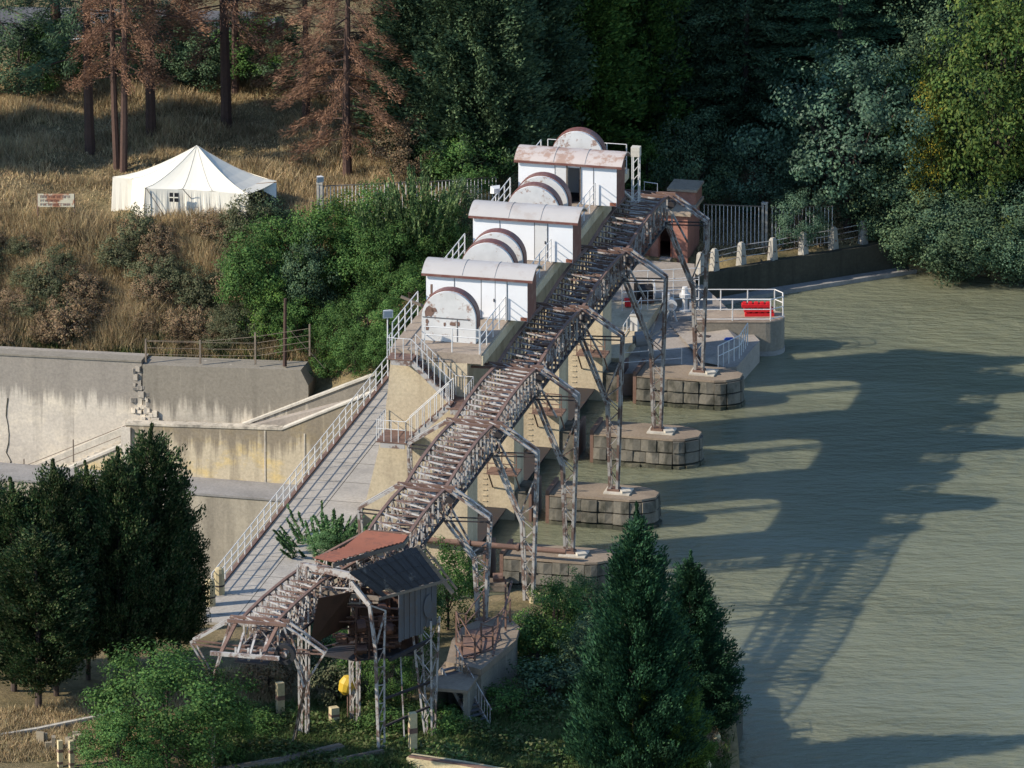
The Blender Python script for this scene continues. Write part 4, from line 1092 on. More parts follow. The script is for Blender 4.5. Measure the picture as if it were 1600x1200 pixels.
for i in range(26):
    p = c0_+np.array([random.uniform(-1.3, 1.3), random.uniform(-1.0, 1.0), random.uniform(.1, 2.4)])
    if i % 3 == 0: m_.tube([p, p+np.array([random.uniform(.2, .6), random.uniform(-.2, .2), 0])], random.uniform(.12, .35), 10)
    else: m_.box(p, random.uniform(.1, .7), random.uniform(.1, .3), random.uniform(.1, .5), random.uniform(0, 3))
for i in range(8):
    p = c0_+np.array([random.uniform(-1.6, 1.6), random.uniform(-1.2, 1.0), 0]); m_.bar(p, p+np.array([0, 0, 3.0]), .08)
    p = c0_+np.array([-1.6, random.uniform(-1, 1), random.uniform(.4, 2.8)]); m_.bar(p, p+np.array([3.2, random.uniform(-.6, .6), 0]), .07)
m_.build('machinery', M['machine'], cb)
# red corrugated sheets over the bend
LP = [gp(u, v, 11.42) for u, v in ((571, 831), (559, 839), (538, 856), (488, 873))]
RP = [gp(u, v, 11.36) for u, v in ((637, 838), (630, 848), (585, 860), (519, 880))]
def along(P, t):
    x = t*(len(P)-1); k = min(int(x), len(P)-2); return P[k]+(P[k+1]-P[k])*(x-k)
rs = thing('corrugated_cover', (LP[1]+RP[1])/2, 'red-brown corrugated sheets laid over the gantry beside the leafy sapling', 'roof cover')
n = 44
for part in range(2):
    m_ = MB()
    for i in range(part*22, part*22+22):
        za, zb__ = ((.0, .05) if i % 2 else (.05, .0))
        e = np.array([0, 0, 1.0]); a0, a1, b0_, b1_ = along(LP, i/n), along(RP, i/n), along(LP, (i+1)/n), along(RP, (i+1)/n)
        m_.hexa([a0+e*za, a1+e*za, b1_+e*zb__, b0_+e*zb__], [a0+e*(za+.03), a1+e*(za+.03), b1_+e*(zb__+.03), b0_+e*(zb__+.03)])
    m_.build('sheet', M['rustred'], rs)
m_ = MB()
for k in range(len(RP)-1): m_.bar(RP[k]-np.array([0, 0, .12]), RP[k+1]-np.array([0, 0, .12]), .1, .18)
m_.build('edge_board', M['wood'], rs)
# end frame with the pulley at the last portal
ef = thing('end_frame', D(SP[7], QP[7], ZE-2), 'bent rusty end frame with pale beam hanging from the last gantry portal', 'frame')
for sd in (-1.0, 1.0): MB().bar(D(SP[7], QP[7]+sd, ZE), D(SP[7]+1.9, QP[7]+sd-.3, ZE-1.0), .16, .12).build('chord', M['rust'], ef)
MB().bar(D(SP[7]+2.0, QP[7]-1.8, ZE-1.05), D(SP[7]+2.0, QP[7]+1.5, ZE-1.05), .16, .18).build('end_beam', M['steelw'], ef)
m_ = MB()
for sd in (-.6, .0, .6): m_.bar(D(SP[7]+.5, QP[7]+sd, ZE-.5), D(SP[7]+1.9, QP[7]+sd, ZE-1.3), .1).bar(D(SP[7]+1.9, QP[7]+sd, ZE-1.05), D(SP[7]+1.9, QP[7]+sd, ZE-.7), .1)
m_.build('stay', M['steelw'], ef)
MB().prism([D(SP[7]+.4, QP[7]-.7), D(SP[7]+1.8, QP[7]-.7), D(SP[7]+1.8, QP[7]+.9), D(SP[7]+.4, QP[7]+.9)][::-1], ZE-1.5, ZE-1.42).build('tray', M['dark'], ef)
pc = D(SP[7]+.9, QP[7]+1.5, ZE-1.2)
m_ = MB()
for i in range(20):
    t0, t1 = 2*math.pi*i/20, 2*math.pi*(i+1)/20
    def rr_(t, r, y): return pc+PX*r*math.cos(t)+np.array([0, 0, r*math.sin(t)])+AX*y
    m_.hexa([rr_(t0, .32, -.15), rr_(t0, .5, -.15), rr_(t1, .5, -.15), rr_(t1, .32, -.15)], [rr_(t0, .32, .15), rr_(t0, .5, .15), rr_(t1, .5, .15), rr_(t1, .32, .15)])
m_.build('pulley', M['rubber'], ef)
MB().tube([pc-AX*.2, pc+AX*.22], .14, 10).build('hub', M['steelw'], ef)

# ------------------------------------------------------------------ footway behind the dam
ZW = 3.4
fb = thing('footbridge', D(29, -12.5, ZW), 'long grey concrete footway running beside the end pier above the channel', 'footbridge')
MB().dbox(7.2, 49.2, -14.35, -10.62, ZW-.3, ZW).build('deck', M['walk'], fb)
m_ = MB()
for i in range(14): m_.dbox(9+i*3, 9.03+i*3, -14.3, -10.65, ZW+.001, ZW+.006)
m_.dbox(7.4, 49, -12.5, -12.47, ZW+.001, ZW+.006).build('deck_joint', M['algae'], fb)
MB().dbox(7.2, 46.5, -14.55, -14.36, ZW-.45, ZW+.08).build('edge_beam', M['rust'], fb)
for s in (16, 26, 36): MB().dbox(s-.5, s+.5, -14.2, -11, -9.4, ZW-.31).build('support', M['apron'], fb)
rail_line('footway_railing', [D(45.6, -14.42, ZW), D(10, -14.42, ZW)], 1.2, (1.0, .66, .33), 'long white railing on the channel side of the footway', step=1.25, r=.028, post_r=.034)
for i in range(4):
    P = gpt(318+15.5*i, 975-17*i); P[2] = max(P[2], 3.0)
    P = D(50.3-1.75*i, -14.2, 3.2)
    t = thing('bollard', P, ('nearest', 'second', 'third', 'farthest')[i]+' of four cream rounded posts where the footway meets the bank', 'bollard', 'cream posts at the footway end')
    MB().tube([P-np.array([0, 0, .4]), P+np.array([0, 0, 1.3]), P+np.array([0, 0, 1.5]), P+np.array([0, 0, 1.58])], [.30, .26, .2, .06], 10).build('shaft', M['postcream'], t, smooth=False)
    MB().tube([P+np.array([0, 0, .62]), P+np.array([0, 0, .7])], .285, 10).build('band', M['dark'], t)
rail_line('bank_railing', [D(50.6, -14.3, 3.2), D(50.4, -16.6, 3.0), D(50.2, -19, 2.9)], 1.25, (1.0, .45), 'dark hooped railing running left from the cream posts', mat='wood', step=.9)

# ------------------------------------------------------------------ far plateau: tent, sign, fences, shed
def rayz(u, v, x0, y0):
    """height at which the plan point x0, y0 shows on row v"""
    z = 5.0
    for _ in range(20):
        d = np.array([x0, y0, z])-CAMP; y = 600-F*(d@UP)/(d@FW); z += (y-v)/28.6
    return z
tg = gpt(276, 347)
zt0 = tg[2]; zev = zt0+1.72
tent = thing('tent', gpt(300, 318), 'large white canvas army tent with one peak, a small four-pane window and guy ropes', 'tent')
ev_px = [(176, 276), (207, 279), (227, 294), (285, 295), (331, 298), (388, 303), (432, 283), (380, 266), (300, 258), (222, 266)]
EV = [gp(u, v, zev) for u, v in ev_px]
ap = gp(308, 283, zev)[:2]; zap = rayz(308, 227, *ap)
apx = np.array([ap[0], ap[1], zap])
m_ = MB(); nr = 7; ne = len(EV)
fine = []
for i in range(ne):
    for k in range(4): fine.append(EV[i]+(EV[(i+1) % ne]-EV[i])*k/4+np.array([0, 0, -.07*math.sin(math.pi*k/4)]))
nf = len(fine)
rings = []
for r_ in range(1, nr+1):
    t_ = r_/nr
    rings.append([np.array([*(apx[:2]+(p[:2]-apx[:2])*t_), p[2]+(zap-p[2])*(1-t_)**1.45]) for p in fine])
base = 0; m_.v = [tuple(apx)]
for R_ in rings: m_.v += [tuple(p) for p in R_]
for i in range(nf): m_.f.append((0, 1+i, 1+(i+1) % nf))
for r_ in range(nr-1):
    for i in range(nf):
        a = 1+r_*nf+i; b = 1+r_*nf+(i+1) % nf; m_.f.append((a, a+nf, b+nf, b))
m_.build('roof', M['tent'], tent, smooth=False)
for i in (2, 3, 4, 5, 6, 1):
    MB().tube([apx*(1-t_)+0*apx+np.array([EV[i][0], EV[i][1], 0])*t_+np.array([0, 0, EV[i][2]*1+(zap-EV[i][2])*(1-t_)**1.45-zap*(1-t_)+.012]) for t_ in np.linspace(.02, 1, 8)], .014, 4).build('seam', M['coping'], tent)
m_ = MB()
gz = lambda p: float(HGT(p[0], p[1]))
for i in range(ne):
    if i == 5: continue
    n = 10
    for k in range(n):
        a = EV[i]+(EV[(i+1) % ne]-EV[i])*k/n; b = EV[i]+(EV[(i+1) % ne]-EV[i])*(k+1)/n
        cen_ = np.array([ap[0], ap[1]])
        def bot(p, kk):
            o_ = (p[:2]-cen_)/np.linalg.norm(p[:2]-cen_)
            q_ = p[:2]+o_*(.10+.07*math.sin(kk*2.1+i)); return np.array([q_[0], q_[1], zt0-.25])
        n0 = len(m_.v); m_.v += [tuple(a-np.array([0, 0, .03])), tuple(b-np.array([0, 0, .03])), tuple(bot(b, k+1)), tuple(bot(a, k))]; m_.f.append((n0, n0+1, n0+2, n0+3))
m_.build('wall', M['tent'], tent)
# window with cross bars on the front wall
def on_front(u, v, off=0.10):
    s0_ = SQ(EV[2])[0]+off
    q, z = px_z(u, v, s0_); return D(s0_, q, z)
a = [on_front(u, v, .16) for u, v in ((265, 301), (279, 301.5), (279, 315.5), (265, 315))]
b = [p+AX*.03 for p in a]
wn = MB().hexa(a, b).build('window', M['tentwin'], tent)
m_ = MB(); m_.bar((a[0]+a[1])/2+AX*.04, (a[2]+a[3])/2+AX*.04, .05).bar((a[0]+a[3])/2+AX*.04, (a[1]+a[2])/2+AX*.04, .05); m_.build('glazing_bar', M['tent'], wn)
m_ = MB()
for u0, v0, u1, v1 in ((229, 295, 262, 343), (286, 296, 327, 340), (227, 294, 224, 350)):
    pa = on_front(u0, v0, .1); pb = gpt(u1, v1+3); m_.tube([pa, pb], .022, 4)
m_.build('guy_rope', M['wood'], tent)
aw = [gp(392, 287, zev+.1), gp(432, 283.5, zev), gp(432, 309, zev-.75), ]
m_ = MB(); n0 = np.array([0, 0, .02]); m_.hexa([aw[0], aw[1], aw[2]], [p+AX*.03 for p in aw]); m_.build('door_flap', M['tent'], tent)
m_ = MB(); m_.hexa([aw[0]+AX*.05, aw[1]+AX*.05, aw[1]+AX*.05-np.array([0, 0, .16]), aw[0]+AX*.05-np.array([0, 0, .16])], [p+AX*.07 for p in (aw[0], aw[1], aw[1]-np.array([0, 0, .16]), aw[0]-np.array([0, 0, .16]))]); m_.build('trim', M['orange'], tent)
# sign
sg = gpt(88, 352)
t = thing('sign_board', sg, 'rust-streaked white sign board on two posts in the dry grass left of the tent', 'sign')
sl_ = (gp(59.5, 330, sg[2]+1.2)-sg)*1.0
ex = np.array([1.0, 0, 0])
for e in (-.98, .98): MB().bar(sg+ex*e-np.array([0, 0, .3]), sg+ex*e+np.array([0, 0, 1.72]), .06).build('post', M['rust'], t)
bd = MB().box(sg+np.array([0, -.06, 1.0]), 1.94, .04, .72).build('board', M['whitewall'], t)
bd.data.materials[0] = m_paint('sign_paint', (0.70, 0.62, 0.44), rust=(0.42, 0.15, 0.07), amount=.85, th=.48, scale=1.3)
m_ = MB()
random.seed(5)
for row, (z, h_, n) in enumerate(((1.50, .15, 11), (1.30, .12, 13), (1.08, .13, 12))):
    x = -.82
    for i in range(n):
        if row == 1 and i > 7: break
        w_ = 1.6/n; px0 = sg+np.array([x, -.085, z])
        k = random.randint(0, 3)
        m_.bar(px0, px0+np.array([0, 0, h_]), .022, .01)
        if k in (0, 2): m_.bar(px0+np.array([0, 0, h_]), px0+np.array([w_*.55, 0, h_]), .02, .01)
        if k in (1, 2): m_.bar(px0+np.array([w_*.55, 0, 0]), px0+np.array([w_*.55, 0, h_]), .022, .01)
        if k == 3: m_.bar(px0+np.array([0, 0, h_*.5]), px0+np.array([w_*.55, 0, h_]), .02, .01)
        x += w_
m_.build('lettering', M['rustred'], bd)
def bar_fence(pa, pb, hgt, n, label, posts=(), pm='white', r=.016):
    t = thing('bar_fence', pa, label, 'fence')
    pa = np.array(pa); pb = np.array(pb)
    m_ = MB()
    for i in range(n):
        p = pa+(pb-pa)*i/(n-1); p = np.array([p[0], p[1], p[2]]); m_.bar(p+np.array([0, 0, .05]), p+np.array([0, 0, hgt]), r*2)
    m_.build('bars', M['white'], t)
    for z in (.18, hgt-.02): MB().bar(pa+np.array([0, 0, z]), pb+np.array([0, 0, z]), .05).build('rail', M['wood'], t)
    for f in posts:
        p = pa+(pb-pa)*f
        for e in (-.1, .1): MB().bar(p+PX*e-np.array([0, 0, .3]), p+PX*e+np.array([0, 0, hgt+.1]), .12).build('post', M['postwhite'], t)
        MB().box(p+np.array([0, 0, hgt+.1]), .34, .2, .12, ROTZ).build('post_cap', M['postwhite'], t)
    return t
fa = gpt(500, 349); fbn = gpt(640, 342); fc = gpt(715, 338); fd = gpt(775, 334)
bar_fence(fa, fbn, 2.05, 26, 'white barred fence with a lamp post beside the tent, half hidden by bushes', posts=(0.0,))
bar_fence(fbn+np.array([.2, 0, 0]), fd, 2.0, 24, 'white barred fence seen between the bushes and the middle hoist house')
floodlight(fa+np.array([0, 0, 1.95]), .35, 'small floodlight on top of the white fence post by the tent', face=(.3, -1, -.2), sz=.38)
MB_p = gpt(488, 372)
t = thing('rusty_post', MB_p, 'short rusty iron post below the white fence post', 'post')
MB().tube([MB_p, MB_p+np.array([0, 0, 2.0])], .09, 8).build('shaft', M['rust'], t)
ra = gpt(1100, 384); rb = gpt(1196, 388); rc = gpt(1300, 386)
bar_fence(ra, rb+np.array([.05, 0, 0]), 2.35, 17, 'white barred fence with a double post left of the spreading tree', posts=(.97,))
bar_fence(rb+np.array([.35, 0, 0]), rc, 2.3, 17, 'white barred fence half under the spreading tree')
# shed
sh = gpt(1074, 413); shz = sh[2]
t = thing('shed', sh, 'pink rendered shed with a dark open doorway at the far end of the gantry', 'shed')
def SHB(m_, x0, x1, y0, y1, z0, z1):
    def P(x, y): return sh+PX*x-AX*y
    return m_.prism([P(x0, y0), P(x1, y0), P(x1, y1), P(x0, y1)], shz+z0, shz+z1)
m_ = MB(); SHB(m_, -.85, 0, 0, .2, -.3, 2.45); SHB(m_, -3.4, -1.62, 0, .2, -.3, 2.45); SHB(m_, -1.62, -.85, 0, .2, 2.12, 2.45)
SHB(m_, -.2, 0, .2, 3.0, -.3, 2.45); SHB(m_, -3.4, -3.2, .2, 3.0, -.3, 2.45); SHB(m_, -3.2, -.2, 2.8, 3.0, -.3, 2.45)
m_.build('wall', M['brick'], t)
m_ = MB(); SHB(m_, -3.6, .2, -.2, 3.2, 2.454, 2.62); rf = m_.build('roof', M['brickroof'], t)
m_ = MB(); SHB(m_, -1.3, .1, 1.5, 3.1, 2.625, 3.35); m_.build('upper_block', M['brick'], rf)
m_ = MB(); SHB(m_, -1.45, .2, 1.35, 3.2, 3.355, 3.48); m_.build('upper_slab', M['brickroof'], rf)
m_ = MB(); SHB(m_, -1.62, -1.54, -.03, .18, 0, 2.12); SHB(m_, -.93, -.85, -.03, .18, 0, 2.12); SHB(m_, -1.54, -.93, -.03, .18, 2.04, 2.12); fr_ = m_.build('door_frame', M['rustred'], t)
m_ = MB(); SHB(m_, -3.1, -.3, .3, 2.7, -.02, .05); m_.build('floor', M['doordark'], t)
m_ = MB(); SHB(m_, -1.45, -.85, -.5, 0, -.25, .06); m_.build('step', M['pave'], t)
m_ = MB()
for i in range(12): SHB(m_, -2.5, -2.1, -.06, -.02, -.1+i*.2, -.04+i*.2)
for x in (-2.5, -2.1): SHB(m_, x-.03, x+.03, -.065, -.015, -.2, 2.4)
m_.build('wall_ladder', M['rustred'], t)

# ------------------------------------------------------------------ quay platform beside the far abutment
def pg(pts, z): return [gp(u, v, z) for u, v in pts]
ZQ = 1.2
qp = MB().prism(pg([(950, 586), (1151, 573), (1187, 532), (1164, 508), (1080, 428), (960, 420)], ZQ), -3.5, ZQ).build('quay_platform', M['pave']); tag(qp, 'low paved concrete platform between the far pier and the round-ended jetty', 'platform', kind='thing')
q2 = MB().prism(pg([(955, 470), (1088, 462), (1085, 412), (985, 405)], 1.75), -3.5, 1.75).build('landing_terrace', M['pave']); q2['kind'] = 'structure'
jt = thing('jetty', gp(1150, 505, 0), 'stubby concrete jetty with a rounded end, carrying the red barriers', 'jetty')
zj = 1.9
cen_j = gp(1196, 494, zj)
rj = 1.02
pts = [gp(1085, 500, zj), gp(1098, 506, zj)]
arc = [cen_j+np.array([rj*math.cos(x), rj*1.0*math.sin(x), 0]) for x in np.linspace(-math.pi*.5, math.pi*.5, 14)]
outl = [np.array([gp(1085, 505, zj)[0], arc[0][1], 0])]+arc+[np.array([gp(1085, 505, zj)[0], arc[-1][1], 0])]
MB().prism(outl, .25, zj-.05).build('wall_face', M['wall_dark'], jt)
o2 = [np.array([p[0], p[1], 0]) for p in outl]
MB().prism([p+(p-np.array([cen_j[0], cen_j[1], 0]))*.02 for p in o2], zj-.046, zj+.03).build('top_slab', M['deck'], jt)
MB().prism([p+(p-np.array([cen_j[0], cen_j[1], 0]))*.03 for p in o2], -3, .245).build('footing', M['ledge'], jt)
yb = arc[-1][1]-.12; yf = arc[0][1]+.12; x0j = outl[0][0]
rail_line('jetty_railing', [np.array([x0j, yb, zj]), np.array([cen_j[0]+.5, yb, zj]), np.array([cen_j[0]+.92, cen_j[1]+.3, zj]), np.array([cen_j[0]+.92, cen_j[1]-.3, zj])], 1.2, (1.0, .55), 'white railing along the far edge of the round-ended jetty', r=.03, post_r=.035, step=1.6)
rail_line('jetty_railing', [np.array([x0j, yf, zj]), np.array([cen_j[0]+.25, yf, zj]), np.array([cen_j[0]+.92, cen_j[1]-.35, zj])], 1.2, (1.0, .55, .1), 'white railing along the near edge of the jetty in front of the red barriers', r=.03, post_r=.035, step=1.7)
rb_ = gp(1188, 494, zj+.04)
for i, (lb, dx) in enumerate((('lowest red plastic barrier of the stack on the jetty', .05), ('middle red plastic barrier of the stack on the jetty', 0), ('topmost red plastic barrier of the stack on the jetty', -.12))):
    c_ = np.array([rb_[0]+dx-.1, rb_[1]+.15, zj+.035+.25*i])
    t = thing('plastic_barrier', c_, lb, 'barrier', 'red barriers stacked on the jetty')
    MB().box(c_, 1.55, .42, .16, .03).build('body', M['red'], t)
    m_ = MB()
    for k in range(5): m_.box(c_+np.array([-.62+k*.31, 0, .162]), .17, .3, .075, .03)
    m_.build('lug', M['red'], t)
er = [gp(1170, 541, ZQ), gp(1119, 578, ZQ)]
rail_line('platform_railing', [gp(1168, 540, ZQ), gp(1155, 560, ZQ), gp(1122, 576, ZQ)], 1.25, (1.0, .55), 'white railing on the water edge of the low paved platform', r=.024, post_r=.03, step=.55)
rail_line('platform_railing', [gp(1065, 578, ZQ), gp(968, 586, ZQ)], 1.2, (1.0, .55), 'thin railing behind the far masonry pier on the low platform', r=.02, post_r=.025, step=1.7)
rail_line('platform_railing', [gp(974, 541, ZQ), gp(1002, 497, ZQ)], 1.15, (1.0, .5), 'short white railing beside the white cabinet on the low platform', r=.024, post_r=.028, step=1.0)
for i, (v, lb) in enumerate(((452, 'rearmost white railing across the terrace below the pink shed'), (470, 'second white railing across the terrace, behind the winch'), (484, 'front white railing across the terrace, near the white capstan'))):
    rail_line('terrace_railing', [gp(972, v+2, 1.77), gp(1092, v-4, 1.77)], 1.05, (1.0, .5), lb, r=.022, post_r=.026, step=1.3)
# capstans and machines
def capstan(P, label, h=1.25, mat='white'):
    t = thing('capstan', P, label, 'capstan')
    z = np.array([0, 0, 1.0])
    MB().tube([P, P+z*.1, P+z*.12, P+z*.75, P+z*.8, P+z*.98, P+z*1.0, P+z*h], [.3, .3, .16, .14, .3, .3, .2, .14], 12).build('body', M[mat], t)
    MB().box(P+np.array([.32, 0, 0]), .16, .2, .55).build('gear_box', M[mat], t)
    return t
capstan(gp(1070, 486, ZQ), 'taller white capstan in the middle of the low platform', 1.35)
P = gp(1049, 502, ZQ)
t = thing('mooring_winch', P, 'white winch with a round disc on splayed legs, left of the capstan', 'winch')
for e in (-.22, 0.0, .2): MB().bar(P+np.array([e*1.5, -.1 if e else .25, 0]), P+np.array([e*.3, 0, .72]), .07).build('leg', M['white'], t)
m_ = MB().tube([P+np.array([0, -.22, .95]), P+np.array([0, -.12, .95])], .3, 16).build('disc', M['white'], t)
MB().tube([P+np.array([0, -.27, .95]), P+np.array([0, -.22, .95])], .13, 10).build('hub', M['greypaint'], t)
MB().tube([P+np.array([0, -.12, .95]), P+np.array([-.05, .45, 1.0])], .22, 12).box(P+np.array([-.3, .2, .6]), .4, .5, .9).build('motor', M['white'], t)
P = gp(1006, 556, ZQ)
t = thing('grey_winch', P, 'bulky grey winch standing in shade at the front of the platform', 'winch')
MB().box(P, .42, .42, .6).build('pedestal', M['greypaint'], t)
MB().tube([P+np.array([-.45, 0, .9]), P+np.array([.4, .1, .95])], .42, 14).tube([P+np.array([-.6, 0, .9]), P+np.array([-.45, 0, .9])], .22, 12).box(P+np.array([.1, .1, .55]), .5, .6, .7).build('drum', M['greypaint'], t)
P = gp(991, 530, ZQ)
t = thing('cabinet', P, 'narrow white cabinet on the low platform beside the end railing', 'cabinet')
MB().box(P, .4, .3, 1.3, ROTZ).build('body', M['white'], t); MB().box(P+np.array([0, 0, 1.304]), .46, .36, .05, ROTZ).build('lid', M['coping'], t)
P = gp(997, 470, 1.78)
t = thing('rope_winch', P, 'dark cable drum with a white flange below the pink shed', 'winch')
MB().tube([P+np.array([-.1, 0, .6]), P+np.array([.75, .1, .6])], .32, 14).build('drum', M['dark'], t)
for x in (-.14, .78): MB().tube([P+np.array([x, 0, .6]), P+np.array([x+.07, .01, .6])], .58, 18).build('flange', M['white' if x > 0 else 'rubber'], t)
MB().box(P+np.array([.3, 0, -.01]), 1.1, .7, .18).build('frame', M['rust'], t)
P = gp(981, 478, 1.78)
t = thing('red_box', P, 'small red box behind the white rails beside the cable drum', 'box')
MB().box(P, .34, .3, .34).build('body', M['red'], t); MB().box(P+np.array([0, 0, .343]), .38, .34, .05).build('lid', M['red'], t)
# tarpaulin heap: a boat-like tilted slab on the platform
P = gp(1140, 537, ZQ)
t = thing('blue_float', P, 'small blue plastic float lying by the platform railing', 'float')
MB().tube([P+np.array([-.3, 0, .16]), P+np.array([-.2, 0, .17]), P+np.array([.15, .02, .18]), P+np.array([.28, .02, .17])], [.08, .17, .17, .06], 10).build('body', M['blue'], t)
MB().box(P+np.array([-.75, .25, 0]), .7, .3, .16, -.5).box(P+np.array([-1.3, .75, 0]), .6, .35, .2, -.4).build('debris', M['dark'], t)
rampq = MB().hexa([gp(1040, 500, ZQ+.004), gp(1128, 572, ZQ+.004), gp(1165, 533, ZQ+.004), gp(1135, 512, ZQ+.004)], [gp(1040, 500, ZQ+.01), gp(1100, 566, ZQ+.25), gp(1150, 530, ZQ+.25), gp(1135, 512, ZQ+.3)]).build('slip_ramp', M['pave']); rampq['kind'] = 'structure'

# ------------------------------------------------------------------ far quay with tapered posts
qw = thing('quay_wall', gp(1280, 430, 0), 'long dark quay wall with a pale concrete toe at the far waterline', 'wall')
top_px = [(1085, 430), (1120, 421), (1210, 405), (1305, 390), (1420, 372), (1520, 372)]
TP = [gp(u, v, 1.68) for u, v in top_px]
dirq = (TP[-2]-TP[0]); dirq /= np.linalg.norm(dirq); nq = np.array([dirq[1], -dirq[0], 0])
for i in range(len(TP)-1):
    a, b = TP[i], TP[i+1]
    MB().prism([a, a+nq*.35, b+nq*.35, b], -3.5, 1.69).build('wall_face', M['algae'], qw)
for i in range(len(TP)-2):
    a, b = TP[i], TP[i+1]
    MB().prism([a+nq*.36, a+nq*1.1, b+nq*1.1, b+nq*.36], -3.5, .22).build('toe', M['ledge'], qw)
for i, (u, v) in enumerate(((1120, 424), (1162, 414), (1211, 407), (1259, 398), (1306, 390), (1352, 381), (1098, 430))):
    P = gp(u, v, 1.69)+nq*.0-nq*.25
    t = thing('quay_post', P, ('tapered white post by the last gantry portal', 'tapered white post below the barred fence', 'tapered white post under the left edge of the spreading tree', 'tapered white post under the drooping branch', 'tapered white post in shade right of the drooping branch', 'tapered white post farthest right, below the tree trunk', 'tapered cream post lit by sun behind the gantry leg')[i], 'post', 'tapered posts on the far quay')
    MB().tube([P-np.array([0, 0, .1]), P+np.array([0, 0, 1.1]), P+np.array([0, 0, 1.22])], [.30, .20, .12], 4).build('shaft', M['postwhite'], t)
    MB().tube([P+nq*.3+np.array([0, 0, .5]), P-nq*.3+np.array([0, 0, .5])], .035, 5).build('eye_bolt', M['dark'], t)
PQ = [gp(u, v, 1.69)-nq*.25 for u, v in ((1098, 430), (1120, 424), (1162, 414), (1211, 407), (1259, 398), (1306, 390), (1352, 381))]
t = thing('quay_wires', PQ[0], 'three thin rails strung between the tapered quay posts', 'railing')
for z in (.4, .75, 1.05): MB().tube([p+np.array([0, 0, z]) for p in PQ], .022, 4).build('rail', M['steelw'], t)

# ------------------------------------------------------------------ near bank: landing block, stair, posts, kerbs
zp_ = 4.7
lb_ = thing('landing_block', gp(745, 1010, zp_), 'rounded concrete landing with rusty red railings and grating above the near shore', 'landing')
pl_px = [(697, 1034), (706, 1000), (722, 980), (748, 968), (792, 962), (812, 979), (806, 1000), (752, 1046), (735, 1042)]
PLQ = pg(pl_px, zp_)
MB().prism(PLQ, zp_-.32, zp_).build('slab', M['piertop'], lb_)
uc = [gp(672, 1141, 2.1), gp(730, 1146, 2.1)]; bkv = -AX*3.2
m_ = MB().prism([uc[0], uc[0]+PX*.2, uc[0]+PX*.2+bkv, uc[0]+bkv], 1.2, 4.2).prism([uc[1]-PX*.2, uc[1], uc[1]+bkv, uc[1]-PX*.2+bkv], 1.2, 4.2).prism([uc[0]+bkv+PX*.21, uc[1]+bkv-PX*.21, uc[1]+bkv*1.06-PX*.21, uc[0]+bkv*1.06+PX*.21], 1.2, 4.2)
m_.build('undercroft', M['wall_dark'], lb_)
MB().prism([uc[0]-PX*.1+AX*.3, uc[1]+PX*.1+AX*.3, uc[1]+PX*.1+bkv*1.08, uc[0]-PX*.1+bkv*1.08], 4.204, 4.36).build('undercroft_roof', M['piertop'], lb_)
cn = sum(PLQ)/len(PLQ)
body = [cn+(p-cn)*.94 for p in PLQ]
bk = [body[2], body[3], body[4], body[5], body[6], cn+(body[6]-cn)*.35+(body[7]-cn)*.35, cn+(body[1]-cn)*.4]
MB().prism(bk[::-1], -2, zp_-.325).build('rear_wall', M['wall_dark'], lb_)
MB().prism([body[5], body[5]-np.array([.35, 0, 0]), body[7]-np.array([.35, 0, 0]), body[7]], -1, zp_-.325).build('side_wall', M['wall_dark'], lb_)
MB().prism([body[0], body[0]+np.array([.3, .25, 0]), body[1]+np.array([.3, .0, 0]), body[1]], -1, zp_-.325).build('side_wall', M['wall_dark'], lb_)
m_ = MB().prism([cn+(p-cn)*f for p, f in zip((PLQ[0], PLQ[2], PLQ[4], PLQ[6], PLQ[8]), (.75, .72, .6, .55, .7))], zp_+.004, zp_+.05); m_.build('grating', M['rust'], lb_)
m_ = MB()
def up_at(u, v, h): p = gp(u, v, zp_); return p, p+np.array([0, 0, h])
posts_ = [(713, 1008, 1.7), (728, 995, 1.2), (752, 1020, 1.5), (778, 1000, 1.3), (756, 972, 1.7), (790, 985, 2.6), (742, 1033, 1.3), (722, 1030, 1.2), (797, 972, 1.2), (770, 1015, 1.2)]
U = [up_at(*p) for p in posts_]
for a, b in U: MB().bar(a, b, .08).build('post', M['rust'], lb_)
m_ = MB()
for i, j in ((0, 1), (1, 4), (2, 3), (3, 8), (0, 7), (7, 6), (6, 2), (2, 9), (9, 3)):
    for f in (.55, .95): m_.bar(U[i][0]+(U[i][1]-U[i][0])*f, U[j][0]+(U[j][1]-U[j][0])*f, .05)
m_.bar(U[0][1], U[2][0], .06).bar(U[5][1]+np.array([.3, 0, -.1]), gp(770, 1025, zp_+.2), .09).bar(U[3][1], gp(800, 970, zp_+.3), .06)
m_.bar(U[1][0]+np.array([0, 0, .1]), U[3][0]+np.array([0, 0, .1]), .12).bar(U[0][0]+np.array([0, 0, .1]), U[2][0]+np.array([0, 0, .1]), .12).bar(U[7][0], U[9][0], .1)
m_.build('rail', M['rust'], lb_)
A_ = gp(700, 1042, zp_-.1); C_ = gp(757, 1143, 2.15)
t = thing('iron_stair', A_, 'narrow iron stair with white baluster rods falling from the rusty landing to the weeds', 'stairs')
dv = (C_-A_); hd = np.array([dv[0], dv[1], 0]); hd /= np.linalg.norm(hd); sd_ = np.array([-hd[1], hd[0], 0])*.42
for e in (-1, 1): MB().bar(A_+sd_*e, C_+sd_*e, .06, .2).build('stringer', M['steelw'], t)
m_ = MB()
for i in range(14):
    p = A_+dv*(i+.5)/14; m_.prism([p+sd_-hd*.12, p-sd_-hd*.12, p-sd_+hd*.12, p+sd_+hd*.12], p[2], p[2]+.04)
m_.build('tread', M['greysheet'], t)
m_ = MB()
for i in range(13):
    p = A_+dv*(i+.5)/13+sd_; m_.bar(p, p+np.array([0, 0, 1.0]), .035)
